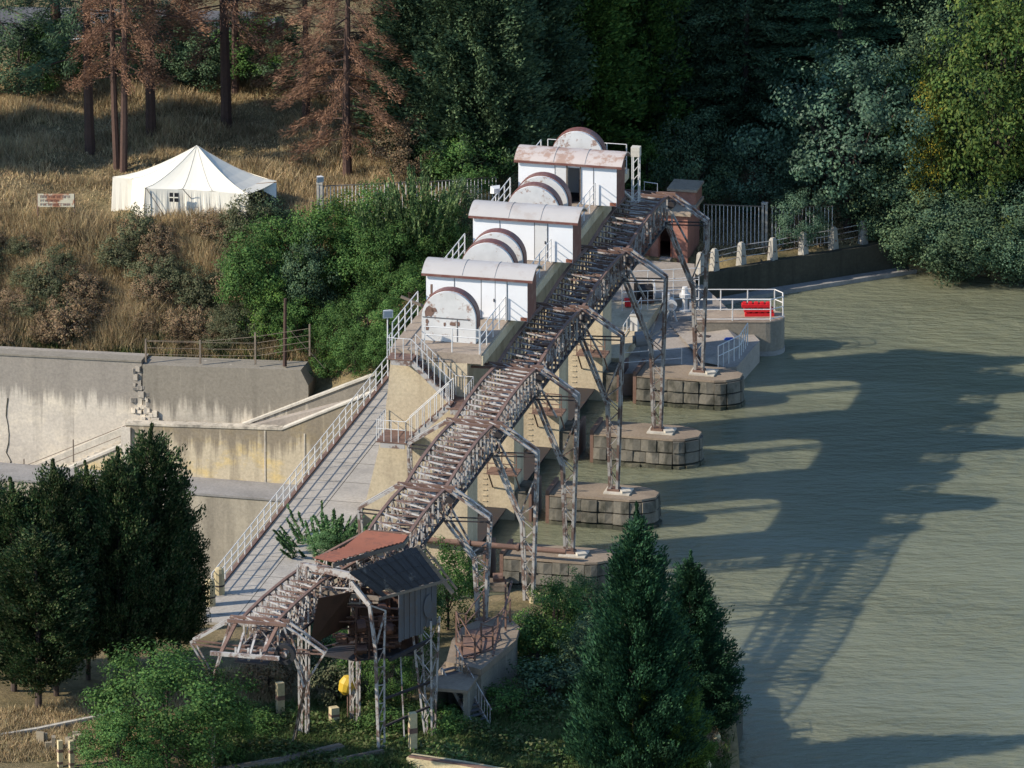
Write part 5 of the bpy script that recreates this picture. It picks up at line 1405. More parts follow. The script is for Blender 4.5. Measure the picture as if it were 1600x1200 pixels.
m_.bar(A_+sd_+np.array([0, 0, 1.0]), C_+sd_+np.array([0, 0, 1.0]), .05); m_.build('railing', M['steelw'], t)
# rusty pipe across the pier
pq0 = px_z(652, 853, SA+.25); pq1 = px_z(884, 868, SA+.25)
t = thing('rusty_pipe', D(SA+.25, *pq1), 'long rusty pipe running along the near side of the end pier to its masonry nose', 'pipe')
MB().tube([D(SA+.25, pq0[0], pq1[1]+.28), D(SA+.25, pq1[0], pq1[1]+.2)], .14, 10).build('pipe', M['rust'], t)
for f in (.35, .68): 
    c_ = D(SA+.25, pq0[0]+(pq1[0]-pq0[0])*f, pq1[1]+.24); MB().tube([c_-PX*.06, c_+PX*.06], .2, 10).build('flange', M['rust'], t)
P = D(SA+.3, *px_z(778, 905, SA+.3))
t = thing('pump_bracket', P, 'rusty pump on a pale bracket hung on the masonry below the pipe', 'pump')
MB().box(P+np.array([0, -.3, -.1]), 1.1, .8, .1, ROTZ).bar(P+np.array([-.5, -.7, -.25]), P+np.array([.5, -.75, -.25]), .06, .3).build('bracket', M['wood'], t)
MB().tube([P+np.array([-.25, -.3, .2]), P+np.array([.25, -.3, .22])], .22, 10).box(P+np.array([.1, -.3, 0]), .5, .3, .2).build('pump', M['rust'], t)
def stump(u, v, h, label, wd=.34):
    P = gpt(u, v); t = thing('concrete_post', P, label, 'post')
    MB().box(P-np.array([0, 0, .3]), wd, wd*.9, h+.3, .4).build('shaft', M['postcream'], t)
    MB().box(P+np.array([0, 0, h*.55]), wd*1.06, wd*.96, h*.12, .4).build("rust_band", M["rust"], t); MB().box(P+np.array([0, 0, h*.1]), wd*1.05, wd*.95, h*.1, .4).build('rust_band', M['rust'], t)
stump(438, 1126, 1.9, 'pale rust-stained concrete post left of the lattice tower leg')
stump(645, 1183, 2.2, 'cream rust-stained concrete post below the tarred cabin')
stump(522, 1136, 1.0, 'short grey concrete stump in the weeds between the tower legs', .4)
stump(94, 1198, 1.3, 'left one of two pale posts at the bottom left corner', .22)
stump(112, 1200, 1.35, 'right one of two pale posts at the bottom left corner', .22)
def beam(name, pts, z0, w_, h_, label, mat='wall_dark', rail='coping'):
    t = thing(name, gp(*pts[0], z0), label, 'kerb')
    P = [gp(u, v, z0) for u, v in pts]
    m_ = MB(); m2 = MB()
    for a, b in zip(P, P[1:]):
        m_.bar(a-np.array([0, 0, h_/2]), b-np.array([0, 0, h_/2]), w_, h_); m2.bar(a+np.array([0, -w_*.32, .045]), b+np.array([0, -w_*.32, .045]), w_*.34, .09)
    m_.build('beam', M[mat], t); m2.build('edge_strip', M[rail], t)
    return t
beam('channel_kerb', [(-60, 1158), (60, 1138), (185, 1112)], 3.5, .5, 1.5, 'long dark concrete kerb with a pale edge at the lower left', rail='coping')
beam('channel_kerb', [(100, 1168), (140, 1145), (190, 1136)], 2.9, .3, .6, 'short broken kerb behind the leafy bush at lower left')
beam('channel_kerb', [(330, 1203), (440, 1185), (534, 1163)], 2.7, .5, 1.0, 'concrete trough edge below the lattice tower', rail='wood')
beam('channel_kerb', [(520, 1188), (598, 1172)], 2.7, .4, .8, 'short trough edge ending at the bent white leg', rail='wood')
beam('channel_kerb', [(640, 1180), (720, 1192), (830, 1212)], 2.8, .7, .8, 'ochre concrete beam with rust stains at the bottom edge', mat='postcream', rail='rust')
m_ = MB()
for i in range(14):
    P = gpt(random.uniform(60, 130), random.uniform(1160, 1185)); m_.box(P, random.uniform(.15, .4), random.uniform(.1, .3), random.uniform(.2, .8), random.random()*3)
o = m_.build('rubble', M['wall_yellow']); o['kind'] = 'stuff'
P = gp(543, 1078, 3.9)
t = thing('yellow_buoy', P, 'dented yellow metal buoy half hidden in the shrubs under the tower', 'buoy')
MB().tube([P+np.array([0, 0, -.15]), P+np.array([-.06, 0, 0]), P+np.array([.02, 0, .35]), P+np.array([.1, 0, .62]), P+np.array([.12, 0, .72])], [.22, .38, .42, .3, .1], 12).build('body', M['yellow'], t)
MB().bar(P+np.array([.1, 0, .7]), P+np.array([.12, 0, .95]), .06).bar(P-np.array([0, 0, 1.7]), P-np.array([0, 0, .1]), .05).build('stem', M['rust'], t)
# near quay edge at the lower right
NQ = [gp(u, v, 1.55) for u, v in ((1062, 1330), (1085, 1262), (1112, 1200), (1128, 1140), (1140, 1100), (1122, 1080))]
qn = thing('near_quay', NQ[2], 'curved concrete quay edge at the lower right below the spruces', 'wall')
m_ = MB()
for a, b in zip(NQ, NQ[1:]):
    n_ = np.array([(b-a)[1], -(b-a)[0], 0]); n_ /= np.linalg.norm(n_)
    m_.prism([a-n_*.6, a+n_*.65, b+n_*.65, b-n_*.6], -3.5, 1.5)
m_.build('wall_face', M['algae'], qn)
for i in range(9):
    f = i/8*2.9+1.0; k = min(int(f), 4); P = NQ[k]+(NQ[k+1]-NQ[k])*(f-k); P = np.array([P[0], P[1], 1.5])
    t = thing('quay_post', P, 'pale grey post number %s up the curved near quay' % ('one two three four five six seven eight nine'.split()[i]), 'post', 'pale posts on the near quay')
    t['label'] = 'pale ribbed post in the row along the curved near quay'
    MB().tube([P-np.array([0, 0, .1]), P+np.array([0, 0, .8]), P+np.array([0, 0, .98])], [.22, .2, .1], 8).build('shaft', M['postcream'], t)
    MB().tube([P+np.array([0, 0, .4]), P+np.array([0, 0, .47])], .23, 8).build('band', M['dark'], t)
rail_line('quay_railing', [gp(1118, 1098, 1.5), gp(1136, 1092, 1.5), gp(1139, 1112, 1.5)], 1.0, (1.0, .5), 'white hooped rail at the end of the near quay posts', step=.8)
for i, (u, v) in enumerate(((833, 962), (868, 958), (905, 968))):
    P = gp(u, v, 1.6)
    t = thing('quay_post', P, ('cream post beside the gantry foot at the near shore', 'cream forked post in the middle of the near shore edge', 'cream post almost hidden by shrubs at the near shore')[i], 'post')
    MB().tube([P-np.array([0, 0, 1.5]), P+np.array([0, 0, 1.0])], [.24, .18], 8).build('shaft', M['postcream'], t)
    for e in (-1, 1): MB().bar(P+np.array([0, 0, .7]), P+np.array([.3*e, 0, 1.2]), .09).build('fork', M['postcream'], t)
# road far behind the pines
rd0 = [gpt(-400, 62), gpt(430, 74), gpt(430, 30), gpt(-400, 14)]
def sheet(name, P, mat, lift):
    return mesh_obj(name, [p+np.array([0, 0, lift]) for p in P], [tuple(range(len(P)))], M[mat])
def slab(name, P, mat, zlo, zhi, kind='structure'):
    m_ = MB(); m_.hexa([p+np.array([0, 0, zlo]) for p in P], [p+np.array([0, 0, zhi]) for p in P]); o = m_.build(name, M[mat]); o['kind'] = kind; return o
slab('road', rd0, 'asphalt', -1, .42)
slab('road_line', [gp(-400, 54, rd0[0][2]+.43), gp(430, 66, rd0[1][2]+.43), gp(430, 64.5, rd0[1][2]+.43), gp(-400, 52.5, rd0[0][2]+.43)], 'linewhite', -.005, .004)

# ------------------------------------------------------------------ plant kinds
def cone(p, a=1.0): return lambda t: max(0.04, (1-t)**p)*a
broad('spread', 10.0, 5.0, 190, 1.0, 95, .21, .62, cz=.56, zr=.46, low=-.8, tr=.28, inner=.45)
broad('round', 6.0, 3.0, 110, .72, 95, .17, .6, cz=.52, zr=.5, low=-.9, tr=.12, inner=.5)
broad('tallround', 12.0, 3.3, 170, .9, 90, .2, .6, cz=.52, zr=.5, low=-.95, tr=.2, inner=.5)
broad('shrub', 2.0, 1.5, 46, .42, 60, .13, .55, cz=.45, zr=.55, low=-.6, tr=.05, inner=.4)
broad('thin', 2.0, 1.4, 80, .34, 46, .14, .45, cz=.5, zr=.55, low=-.8, tr=.05, inner=.2)
conifer('spruce', 13.0, 3.6, 170, 110, .23, .36, lambda t: (1-t)**.75*(1 if t > .12 else .8+t*1.6)+.05, tuft=.44, upw=1.0, tr=.2, spread=(.4, 1.0), stretch=2.0)
conifer('cypress', 12.5, 2.1, 105, 100, .19, .5, lambda t: (math.sin(math.pi*min(1, (t*.88+.12)))**.65)*.98+.05, tuft=.42, upw=1.5, tr=.16, start=.12, spread=(.35, 1.0), stretch=1.9)
conifer('fir', 17.0, 3.2, 190, 74, .26, .42, lambda t: (1-t)**.6*(.75+.25*min(1, t*5))+.05, tuft=.56, upw=.45, tr=.22, spread=(.4, 1.0), stretch=1.4)
conifer('cedar', 16.0, 4.8, 84, 90, .22, .3, lambda t: (1-t)**.8+.06, tuft=.6, upw=.12, droop=.05, flat=.25, tr=.25, spread=(.2, 1.0), stretch=1.8)
conifer('pine', 17.0, 3.4, 44, 40, .26, .2, lambda t: .35+.65*math.sin(math.pi*min(1,t*1.2)), tuft=.5, upw=.1, droop=.22, tr=.3, start=.30, spread=(.5, 1.0), stretch=1.2, limb_every=1, limb_r=.05)
conifer('deadpine', 14.0, 3.9, 56, 44, .27, .13, lambda t: .45+.55*math.sin(math.pi*min(1, t*1.05)), tuft=.42, upw=.2, droop=.4, tr=.27, start=.16, spread=(.35, 1.0), stretch=1.0, limb_every=1, limb_r=.045)
# whip-like shrub: many upright leafy shoots
def shooty(key, h, r, ns, per, ls):
    C_ = []; A_ = []; limbs = []
    for i in range(ns):
        a = random.random()*6.283; rr = r*math.sqrt(random.random())*.75; L_ = h*random.uniform(.55, 1.0)*(1-.25*rr/r)
        b = np.array([rr*.3*math.cos(a), rr*.3*math.sin(a), 0]); tp = np.array([rr*1.3*math.cos(a), rr*1.3*math.sin(a), L_])
        limbs.append((tuple(b), tuple(tp), .02))
        n = per
        f = rng.random(n)**.6
        p = b+(tp-b)*f[:, None]+np.array([0, 0, 1.0])*(.35*np.sin(math.pi*f))[:, None]*0+rng.normal(size=(n, 3))*.10*(1.1-f)[:, None]
        C_.append(p); A_.append(np.tile((tp-b)/np.linalg.norm(tp-b), (n, 1))+rng.normal(size=(n, 3))*.55)
    P = np.concatenate(C_); A = np.concatenate(A_)
    Nr = norm(vec_unit(len(P))*.8+np.array([0, 0, .6]))
    tree_proto(key, leaf_data(key+'_crown', P, A, Nr, ls, ls*.45), trunk_data(key+'_trunk', .5, .06, limbs[:40]))
shooty('shoots', 4.6, 2.4, 120, 75, .2)
shooty('sap', 3.0, 2.9, 44, 150, .19)
broad('bigbush', 6.0, 3.0, 190, .66, 110, .14, .6, cz=.52, zr=.5, low=-.9, tr=.12, inner=.55)
shooty('weeds', 1.3, 1.1, 46, 34, .15)
# sapling leaning over the footway: a few long feathery branches
def feather(key):
    C_ = []; A_ = []; limbs = []
    for (dx, dz, dy) in ((-2.0, .75, .2), (-1.7, 1.9, .3), (-.9, 2.6, .2), (-.2, 2.7, .1), (.5, 2.2, 0), (1.25, 2.1, .2), (.9, 1.1, -.2), (-1.2, .35, -.3), (-.5, 1.2, -.5), (.2, 1.4, -.5), (-1.6, 1.3, -.2)):
        tp = np.array([dx, dy, dz+1.6]); b = np.array([0.05*dx, 0, 1.3]); limbs.append((tuple(b), tuple(tp), .035))
        n = 520; f = rng.random(n)**.75
        p = b+(tp-b)*f[:, None]+np.array([0, 0, 1])*(.3*np.sin(math.pi*f))[:, None]+rng.normal(size=(n, 3))*np.array([.16, .16, .14])*(1.15-f)[:, None]
        C_.append(p); A_.append((tp-b)/np.linalg.norm(tp-b)*.6+rng.normal(size=(n, 3))*.6)
    P = np.concatenate(C_); A = np.concatenate(A_); Nr = norm(vec_unit(len(P))*.7+np.array([0, 0, .8]))
    tree_proto(key, leaf_data(key+'_crown', P, A, Nr, .17, .085), trunk_data(key+'_trunk', 2.6, .08, limbs))
feather('feather')

def at(u, v, dz=0): p = gpt(u, v); return p+np.array([0, 0, dz])
# ---- foreground, near bank
NB = 'dark cypresses in the lower left corner'
for (u, v, h, sc, lb) in ((240, 1062, 11.9, .95, 'tallest cypress at the right end of the dark lower left clump'),
                        (188, 1075, 11.2, .85, 'second cypress from the right in the dark lower left clump'),
                        (138, 1062, 10.2, .75, 'slender cypress in the middle of the dark lower left clump'),
                        (88, 1088, 11.0, .9, 'pale-tipped cypress left of the middle of the dark lower left clump'),
                        (22, 1080, 9.9, 1.0, 'cypress cut by the left picture edge in the dark lower left clump'),
                        (-40, 1060, 10, 1.0, 'leftmost cypress, mostly out of the picture'),
                        (280, 1040, 8.0, .62, 'short broad cypress filling the right foot of the dark clump'),
                        (60, 1110, 8.5, 1.15, 'short front cypress in the dark lower left clump'),
                        (205, 1040, 9.6, .95, 'bushy cypress behind the tallest one of the dark clump')):
    plant('cypress', at(u, v), 'cypress', lb, 'tree', 'cypress_tree', sc, zs=h/12.5, group=NB)
plant('spruce', at(993, 1240), 'spruce', 'large dark green spruce in front of the masonry piers, right of the landing', 'tree', 'spruce_tree', .9, zs=1.02)
plant('spruce', at(1078, 1150), 'spruce', 'second spruce with a stepped right edge, behind the large one by the water', 'tree', 'spruce_tree', .74, zs=.66, rz=1.1)
plant('spruce', at(945, 1215), 'spruce', 'smaller spruce on the left flank of the large dark spruce', 'tree', 'spruce_tree', .5, zs=.56, rz=2.1)
plant('spruce', at(1040, 1235), 'fir', 'light green young spruce in front of the large dark spruce', 'tree', 'spruce_tree', .66, zs=.56, rz=.4)
plant('bigbush', at(262, 1215), 'bush', 'bright green leafy bush at the bottom left below the nearest portal', 'bush', 'leafy_bush', 1.22, zs=1.02)
plant('round', at(345, 1195), 'bush', 'lower right lobe of leafy bush beside the lattice tower foot', 'bush', 'leafy_bush', .55, zs=.66)
plant('round', at(185, 1235), 'bush', 'dark left bush next to the pale posts at the bottom', 'bush', 'leafy_bush', .7, zs=.6)
plant('sap', gp(505, 890, 2.2), 'sapling', 'feathery green sapling leaning over the footway by the red sheets', 'tree', 'sapling', 1.15, zs=1.12, rz=0)
plant('feather', gp(520, 905, 2.0), 'sapling', 'darker lower sapling growing under the feathery one by the footway', 'tree', 'sapling', .85, rz=2.5)
for (u, v, k, m_, sc, zs, lb) in ((560, 1090, 'round', 'bush', .55, .72, 'tall shrub inside the lattice tower behind the yellow buoy'),
        (525, 1105, 'shrub', 'weedy', 1.1, 1.3, 'pale weedy shrub left of the yellow buoy'),
        (610, 1110, 'round', 'bush', .42, .55, 'green shrub beside the bent white tower leg'),
        (505, 1070, 'round', 'dark', .5, .6, 'dark shrub behind the left tower leg'),
        (640, 1065, 'round', 'bush', .45, .66, 'shrub under the grey sheet wall of the cabin'),
        (700, 985, 'round', 'bush', .62, .74, 'green shrub between the cabin and the cream pier foot'),
        (655, 1000, 'round', 'light', .4, .6, 'light shrub close to the cabin wall'),
        (420, 1085, 'shrub', 'drybush', 1.1, 1.2, 'brown dry shrub under the end frame of the gantry'),
        (865, 1030, 'round', 'bush', .62, .66, 'leafy green bush on the shore left of the spruces'),
        (905, 1010, 'round', 'light', .55, .62, 'yellowish green bush touching the large spruce'),
        (840, 1050, 'shrub', 'bush', 1.2, 1.4, 'low bush right of the rusty landing'),
        (925, 1075, 'round', 'dark', .6, .6, 'shady bush at the left foot of the large spruce'),
        (860, 1100, 'shrub', 'dark', 1.5, 1.2, 'shady low bush behind the iron stair foot'),
        (790, 1120, 'shrub', 'bush', 1.1, .9, 'low green bush right of the iron stair'),
        (1098, 1150, 'shrub', 'weedy', 1.0, .9, 'weedy shrub by the near quay posts'),
        (1085, 1190, 'shrub', 'drybush', .9, .8, 'dry tan shrub beside the near quay posts'),
        (395, 1150, 'shrub', 'bush', 1.0, .7, 'low bush right of the bright leafy bush'),
        (610, 1150, 'shrub', 'bush', 1.0, .8, 'low bush behind the foot of the bent white leg'),
        (690, 1145, 'shrub', 'bush', .9, .7, 'low bush behind the cream stained post'),
        (505, 1045, 'round', 'dark', .45, .5, 'dark shrub under the crane cabin')):
    plant(k, at(u, v), m_, lb, 'bush', 'shrub', sc, zs=zs)
# ---- right bank
plant('spread', at(1325, 362), 'broad', 'wide spreading grey-green tree overhanging the quay fence', 'tree', 'spreading_tree', 1.0, zs=1.03, rz=.6)
plant('round', at(1250, 391), 'broad', 'drooping low branch mass of foliage at the fence under the spreading tree', 'tree', 'spreading_tree', .5, zs=.56)
plant('round', at(1180, 345), 'broad', 'left shoulder of foliage beside the spreading tree', 'tree', 'spreading_tree', .85, zs=.85)
plant('cedar', at(1310, 290), 'cedar', 'blue-green cedar with flat layered branches at the upper right', 'tree', 'cedar_tree', 1.0, zs=.98)
plant('cedar', at(1165, 255), 'dark', 'dark drooping cedar left of the layered one', 'tree', 'cedar_tree', .95, zs=1.1, rz=2.0)
plant('tallround', at(1560, 395), 'yellowgreen', 'tall yellow-green poplar at the right edge of the picture', 'tree', 'poplar_tree', 1.12, zs=1.35)
plant('tallround', at(1650, 420), 'yellowgreen', 'yellow-flecked poplar cut by the right picture edge', 'tree', 'poplar_tree', 1.0, zs=1.2, rz=2.2)
plant('tallround', at(1450, 330), 'dark', 'dark green tree between the cedar and the poplars', 'tree', 'dark_tree', .85, zs=1.0, rz=1)
plant('tallround', at(1452, 388), 'yellow', 'slim tree with bright yellow autumn leaves left of the poplars', 'tree', 'small_tree', .42, zs=.72)
plant('round', at(1425, 345), 'yellowgreen', 'small tree with yellowing leaves right of the spreading tree', 'tree', 'small_tree', .85, zs=1.5)
plant('shrub', at(1462, 318)+np.array([0, -2.0, 3.2]) if False else at(1455, 372), 'yellow', 'bright yellow autumn shrub below the poplars', 'bush', 'shrub', .8, zs=2.3)
for (u, v, sc, zs, lb) in ((1420, 405, .8, .75, 'dark bank shrub right of the last quay post'), (1475, 418, .9, .9, 'dark bank shrub overhanging the water below the yellow leaves'),
                       (1530, 424, .9, .8, 'dark bank shrub below the tall poplar'), (1590, 425, 1.0, .95, 'dark bank shrub at the right edge of the water'),
                       (1500, 385, 1.0, 1.2, 'second row dark shrub under the poplars'), (1400, 370, .9, 1.0, 'dark shrub behind the last quay post'), (1570, 395, 1.0, 1.2, 'tall dark shrub at the right picture edge')):
    plant('bigbush', gp(u, v+8, 0.1), 'dark' if v < 415 else 'broad', lb, 'bush', 'bank_shrub', sc, zs=zs)
# ---- dark conifer wall behind the dam
for (k, u, v, m_, sc, zs, lb) in (('fir', 765, 285, 'thuja', 1.05, 1.1, 'grey-green conifer left of the farthest hoist house'),
        ('fir', 715, 285, 'thuja', .9, 1.0, 'grey-green conifer beside the dead brown pine'),
        ('fir', 905, 262, 'fir', 1.12, 1.15, 'bright green dense conifer right behind the farthest hoist house'),
        ('fir', 1000, 262, 'fir', .95, 1.15, 'green conifer behind the lamp box mast'),
        ('fir', 1060, 240, 'dark', 1.15, 1.3, 'dark conifer behind the pink shed'),
        ('fir', 650, 262, 'dark', .95, .95, 'dusky conifer between the dead pine and the grey-green ones'),
        ('cedar', 1075, 230, 'dark', .9, 1.2, 'dark cedar with hanging sprays above the gantry end'),
        ('fir', 1120, 240, 'dark', 1.1, 1.2, 'dark conifer left behind the layered cedar'),
        ('fir', 1225, 225, 'dark', 1.1, 1.15, 'dark conifer behind the layered cedar'),
        ('fir', 1400, 235, 'dark', 1.1, 1.15, 'dark conifer right behind the layered cedar'),
        ('fir', 1500, 250, 'dark', 1.1, 1.15, 'dark conifer behind the yellow-green poplar'),
        ('fir', 1590, 260, 'dark', 1.1, 1.15, 'dark conifer at the upper right corner'),
        ('fir', 820, 225, 'dark', 1.1, 1.2, 'dark conifer in the second row behind the grey-green one'),
        ('fir', 960, 215, 'dark', 1.1, 1.2, 'dark conifer in the second row behind the bright green one'),
        ('fir', 690, 200, 'dark', 1.0, 1.1, 'dark conifer in the second row near the dead pine'),
        ('fir', 1310, 170, 'dark', 1.1, 1.2, 'dark conifer at the top behind the cedar'),
        ('fir', 1160, 150, 'dark', 1.1, 1.2, 'dark conifer at the top edge over the gantry end'),
        ('fir', 1470, 160, 'dark', 1.1, 1.2, 'dark conifer at the top edge beside the poplar')):
    plant(k, at(u, v), m_, lb, 'tree', 'conifer_tree' if k == 'fir' else 'cedar_tree', sc, zs=zs)
for (u, v, m_, sc, zs, lb) in ((740, 300, 'bush', .8, .55, 'leafy shrub behind the floodlight of the farthest house'), (700, 292, 'bush', .6, .5, 'leafy shrub below the grey-green conifers'),
        (790, 300, 'dark', .7, .6, 'dark shrub left of the farthest house railing'), (1010, 330, 'fir', .6, .7, 'green shrub behind the gantry end'),
        (640, 285, 'drybush', .7, .6, 'brownish shrub below the dusky conifer'), (1085, 345, 'dark', .8, 1.0, 'dark shrub beside the pink shed')):
    plant('round', at(u, v), m_, lb, 'bush', 'shrub', sc, zs=zs)
# ---- shrubs on the slope left of the hoist houses
for (k, u, v, m_, sc, zs, lb) in (('shoots', 660, 425, 'light', 1.05, 1.42, 'tall shrub with pale upright shoots left of the middle hoist house'),
        ('shoots', 605, 435, 'light', .95, 1.15, 'second pale-shooted shrub nearer the barred fence'),
        ('round', 675, 430, 'bush', .62, .72, 'green core of shrubbery under the pale shoots'),
        ('round', 560, 470, 'bush', .75, .75, 'large green shrub mass right of the utility pole'),
        ('round', 610, 470, 'bush', .62, .7, 'bright green shrub mass at the middle of the slope'),
        ('round', 530, 420, 'fir', .62, .68, 'dense green shrub below the white barred fence'),
        ('round', 640, 520, 'bush', .62, .6, 'green shrub left of the nearest deck railing'),
        ('round', 575, 560, 'bush', .6, .62, 'green shrub spilling over the wall end beside the ramp'),
        ('round', 530, 560, 'bush', .45, .5, 'low green shrub at the broken wall end'),
        ('round', 605, 575, 'bush', .45, .6, 'green shrub below the near floodlight'),
        ('round', 690, 470, 'bush', .55, .65, 'green shrub behind the winch frame'),
        ('round', 720, 400, 'dark', .55, .7, 'dark shrub left of the middle hoist house'),
        ('round', 590, 400, 'bush', .7, .65, 'leafy green shrub near the hidden part of the barred fence'),
        ('round', 400, 520, 'bush', .72, .86, 'round bushy tree with brighter crown left of the utility pole'),
        ('round', 430, 545, 'fir', .55, .6, 'dense green bush at the foot of the utility pole'),
        ('round', 370, 545, 'weedy', .5, .42, 'yellowish bush above the fence posts'),
        ('round', 480, 520, 'dark', .62, .85, 'shady dark bush behind the utility pole'),
        ('shrub', 510, 590, 'bush', .7, .6, 'ivy-like bush hanging over the wall end'),
        ('thin', 395, 385, 'weedy', 1.1, 1.35, 'twiggy grey-green bush in front of the tent corner'),
        ('thin', 430, 372, 'dark', .9, 1.0, 'darker twiggy bush right of the tent'),
        ('thin', 365, 380, 'weedy', .8, .9, 'thin bush against the tent wall')):
    plant(k, at(u, v), m_, lb, 'bush', 'shrub', sc, zs=zs, bark='twig' if k == 'thin' else 'bark')
random.seed(21)
k_ = 0
for i in range(80):
    u = random.uniform(-40, 430); v = random.uniform(378, 548)
    m_ = random.choice(['drybush', 'drybush', 'weedy', 'drybush', 'weedy'])
    sc = random.uniform(.45, 1.05)
    plant('thin', at(u, v), m_, 'low tangled grey-brown bush on the dry slope above the concrete wall' if m_ == 'drybush' else 'low faded green bush on the dry slope above the concrete wall', 'bush', 'dry_bush', sc, zs=sc*random.uniform(.5, 1.25),
          group='brown bushes on the dry slope' if m_ == 'drybush' else 'faded green bushes on the dry slope', bark='twig')
for i in range(16):
    u = random.uniform(-20, 470); v = random.uniform(530, 556)
    plant('weeds', at(u, v), random.choice(['greengrass', 'weedy']), 'clump of green weeds along the top of the concrete wall', 'weed', 'weed_clump', random.uniform(.5, .8), zs=.45, group='weeds on the wall top')
# ---- pines on the plateau
for (u, v, k, m_, sc, zs, lb) in ((141, 240, 'pine', 'dark', 1.0, 1.05, 'leaning dark pine trunk far left behind the tent'),
        (183, 266, 'pine', 'brownpine', .7, 1.0, 'left of the twin slim pine trunks behind the tent'), (193, 269, 'pine', 'brownpine', .75, 1.05, 'right of the twin slim pine trunks behind the tent'),
        (236, 214, 'pine', 'brownpine', 1.0, 1.0, 'dark leaning pine trunk left of the tent peak'),
        (354, 206, 'pine', 'brownpine', 1.1, 1.1, 'thick straight pine trunk right of the tent peak'), (368, 150, 'pine', 'brownpine', .8, 1.0, 'thin pine just behind the thick straight one'),
        (543, 280, 'deadpine', 'brownpine', 1.0, 1.0, 'dead pine with rust-brown needles and bare drooping branches'),
        (478, 190, 'deadpine', 'brownpine', .85, .85, 'dead brown pine behind the tent, top left of the drooping one'),
        (610, 230, 'deadpine', 'brownpine', .62, .8, 'small dead brown pine at the edge of the conifers'),
        (90, 130, 'pine', 'dark', 1.2, .9, 'dark pine near the road at the upper left'), (-10, 150, 'pine', 'dark', 1.2, .8, 'dark pine at the left picture edge'),
        (290, 120, 'pine', 'brownpine', 1.0, .8, 'brown pine near the road behind the tent')):
    t = plant(k, at(u, v), m_, lb, 'tree', 'pine_tree', sc, zs=zs, bark='barkred', tilt=(0, random.uniform(-.02, .03)))
for (u, v, m_, sc, zs, lb) in ((30, 150, 'dark', .95, .7, 'dark green thicket bush at the far left under the road'), (75, 140, 'bush', .7, .7, 'sunlit green bush between the left pine trunks'),
        (110, 120, 'dark', .8, .7, 'dark bush behind the leaning left pine'), (190, 130, 'dark', .8, .65, 'dark bush behind the twin slim trunks'), (270, 130, 'dark', .9, .7, 'dark bush left of the thick straight trunk'),
        (315, 140, 'dark', .8, .6, 'dark bush beside the thick straight trunk'), (410, 130, 'bush', .9, .65, 'green bush right of the thick straight trunk'), (450, 145, 'dark', .8, .6, 'dark bush behind the dead pine'),
        (600, 200, 'dark', .8, .7, 'dark bush right of the dead pine'), (570, 170, 'drybush', .9, .8, 'brown bush behind the dead pine'), (225, 110, 'dark', .8, .7, 'dark bush near the road between the trunks'), (365, 120, 'dark', .9, .6, 'dark bush near the road right of the tent peak')):
    plant('round', at(u, v), m_, lb, 'bush', 'thicket_bush', sc, zs=zs)

for (u, v, sc, zs, lb) in ((-330, 283, 1.15, 1.15, 'dense fir out of the picture to the left, nearest the tent'), (-420, 258, 1.2, 1.25, 'dense fir out of the picture to the left, second row'), (-300, 238, 1.1, 1.1, 'dense fir out of the picture to the left, third row'), (-500, 285, 1.2, 1.2, 'dense fir out of the picture, farthest left')):
    plant('fir', at(u, v), 'dark', lb, 'tree', 'conifer_tree', sc, zs=zs)
for (u, v, m_, sc, zs, lb) in ((1400, 395, 'dark', 1.1, 1.1, 'dark hanging shrub where the quay wall ends'), (1445, 412, 'dark', 1.2, 1.0, 'dark waterside shrub beyond the end of the quay'), (1500, 428, 'dark', 1.2, .85, 'dark waterside shrub touching the river under the poplar'), (1560, 432, 'dark', 1.2, .9, 'dark waterside shrub near the right edge'), (1620, 430, 'dark', 1.2, 1.0, 'dark waterside shrub cut by the right edge'), (1470, 360, 'dark', 1.3, 1.4, 'tall dark shrub behind the waterside ones'), (1530, 360, 'dark', 1.3, 1.3, 'tall dark shrub under the poplar crown'), (1600, 380, 'dark', 1.3, 1.3, 'tall dark shrub at the right frame edge')):
    plant('bigbush', gp(u, v, 0.2), m_, lb, 'bush', 'bank_shrub', sc, zs=zs)
for (u, v, m_, sc, zs, lb) in ((555, 585, 'bush', .5, .45, 'green shrub hiding the upper end of the ramp wall'), (590, 590, 'bush', .4, .4, 'small shrub against the end pier'), (465, 560, 'bush', .5, .55, 'leafy shrub right of the utility pole foot'), (425, 480, 'bush', .8, .8, 'bright bushy crown in front of the utility pole'), (500, 480, 'bush', .8, .9, 'bushy green mass behind the pole')):
    plant('round', at(u, v), m_, lb, 'bush', 'shrub', sc, zs=zs)

plant('bigbush', gp(515, 893, 2.4), 'sapling', 'rounded leafy base of growth behind the feathery sapling', 'bush', 'shrub', .4, zs=.36)
for (u, v, z, m_, sc, zs, lb) in ((490, 612, -.6, 'bush', .36, .26, 'ivy clump in the gap between the darker wall and the ramp'), (520, 600, .4, 'fir', .4, .3, 'leafy ivy bank above the ramp parapet'), (560, 588, 1.2, 'bush', .36, .3, 'ivy bank near the top of the ramp')):
    plant('bigbush', gp(u, v, z), m_, lb, 'bush', 'ivy_bush', sc, zs=zs)

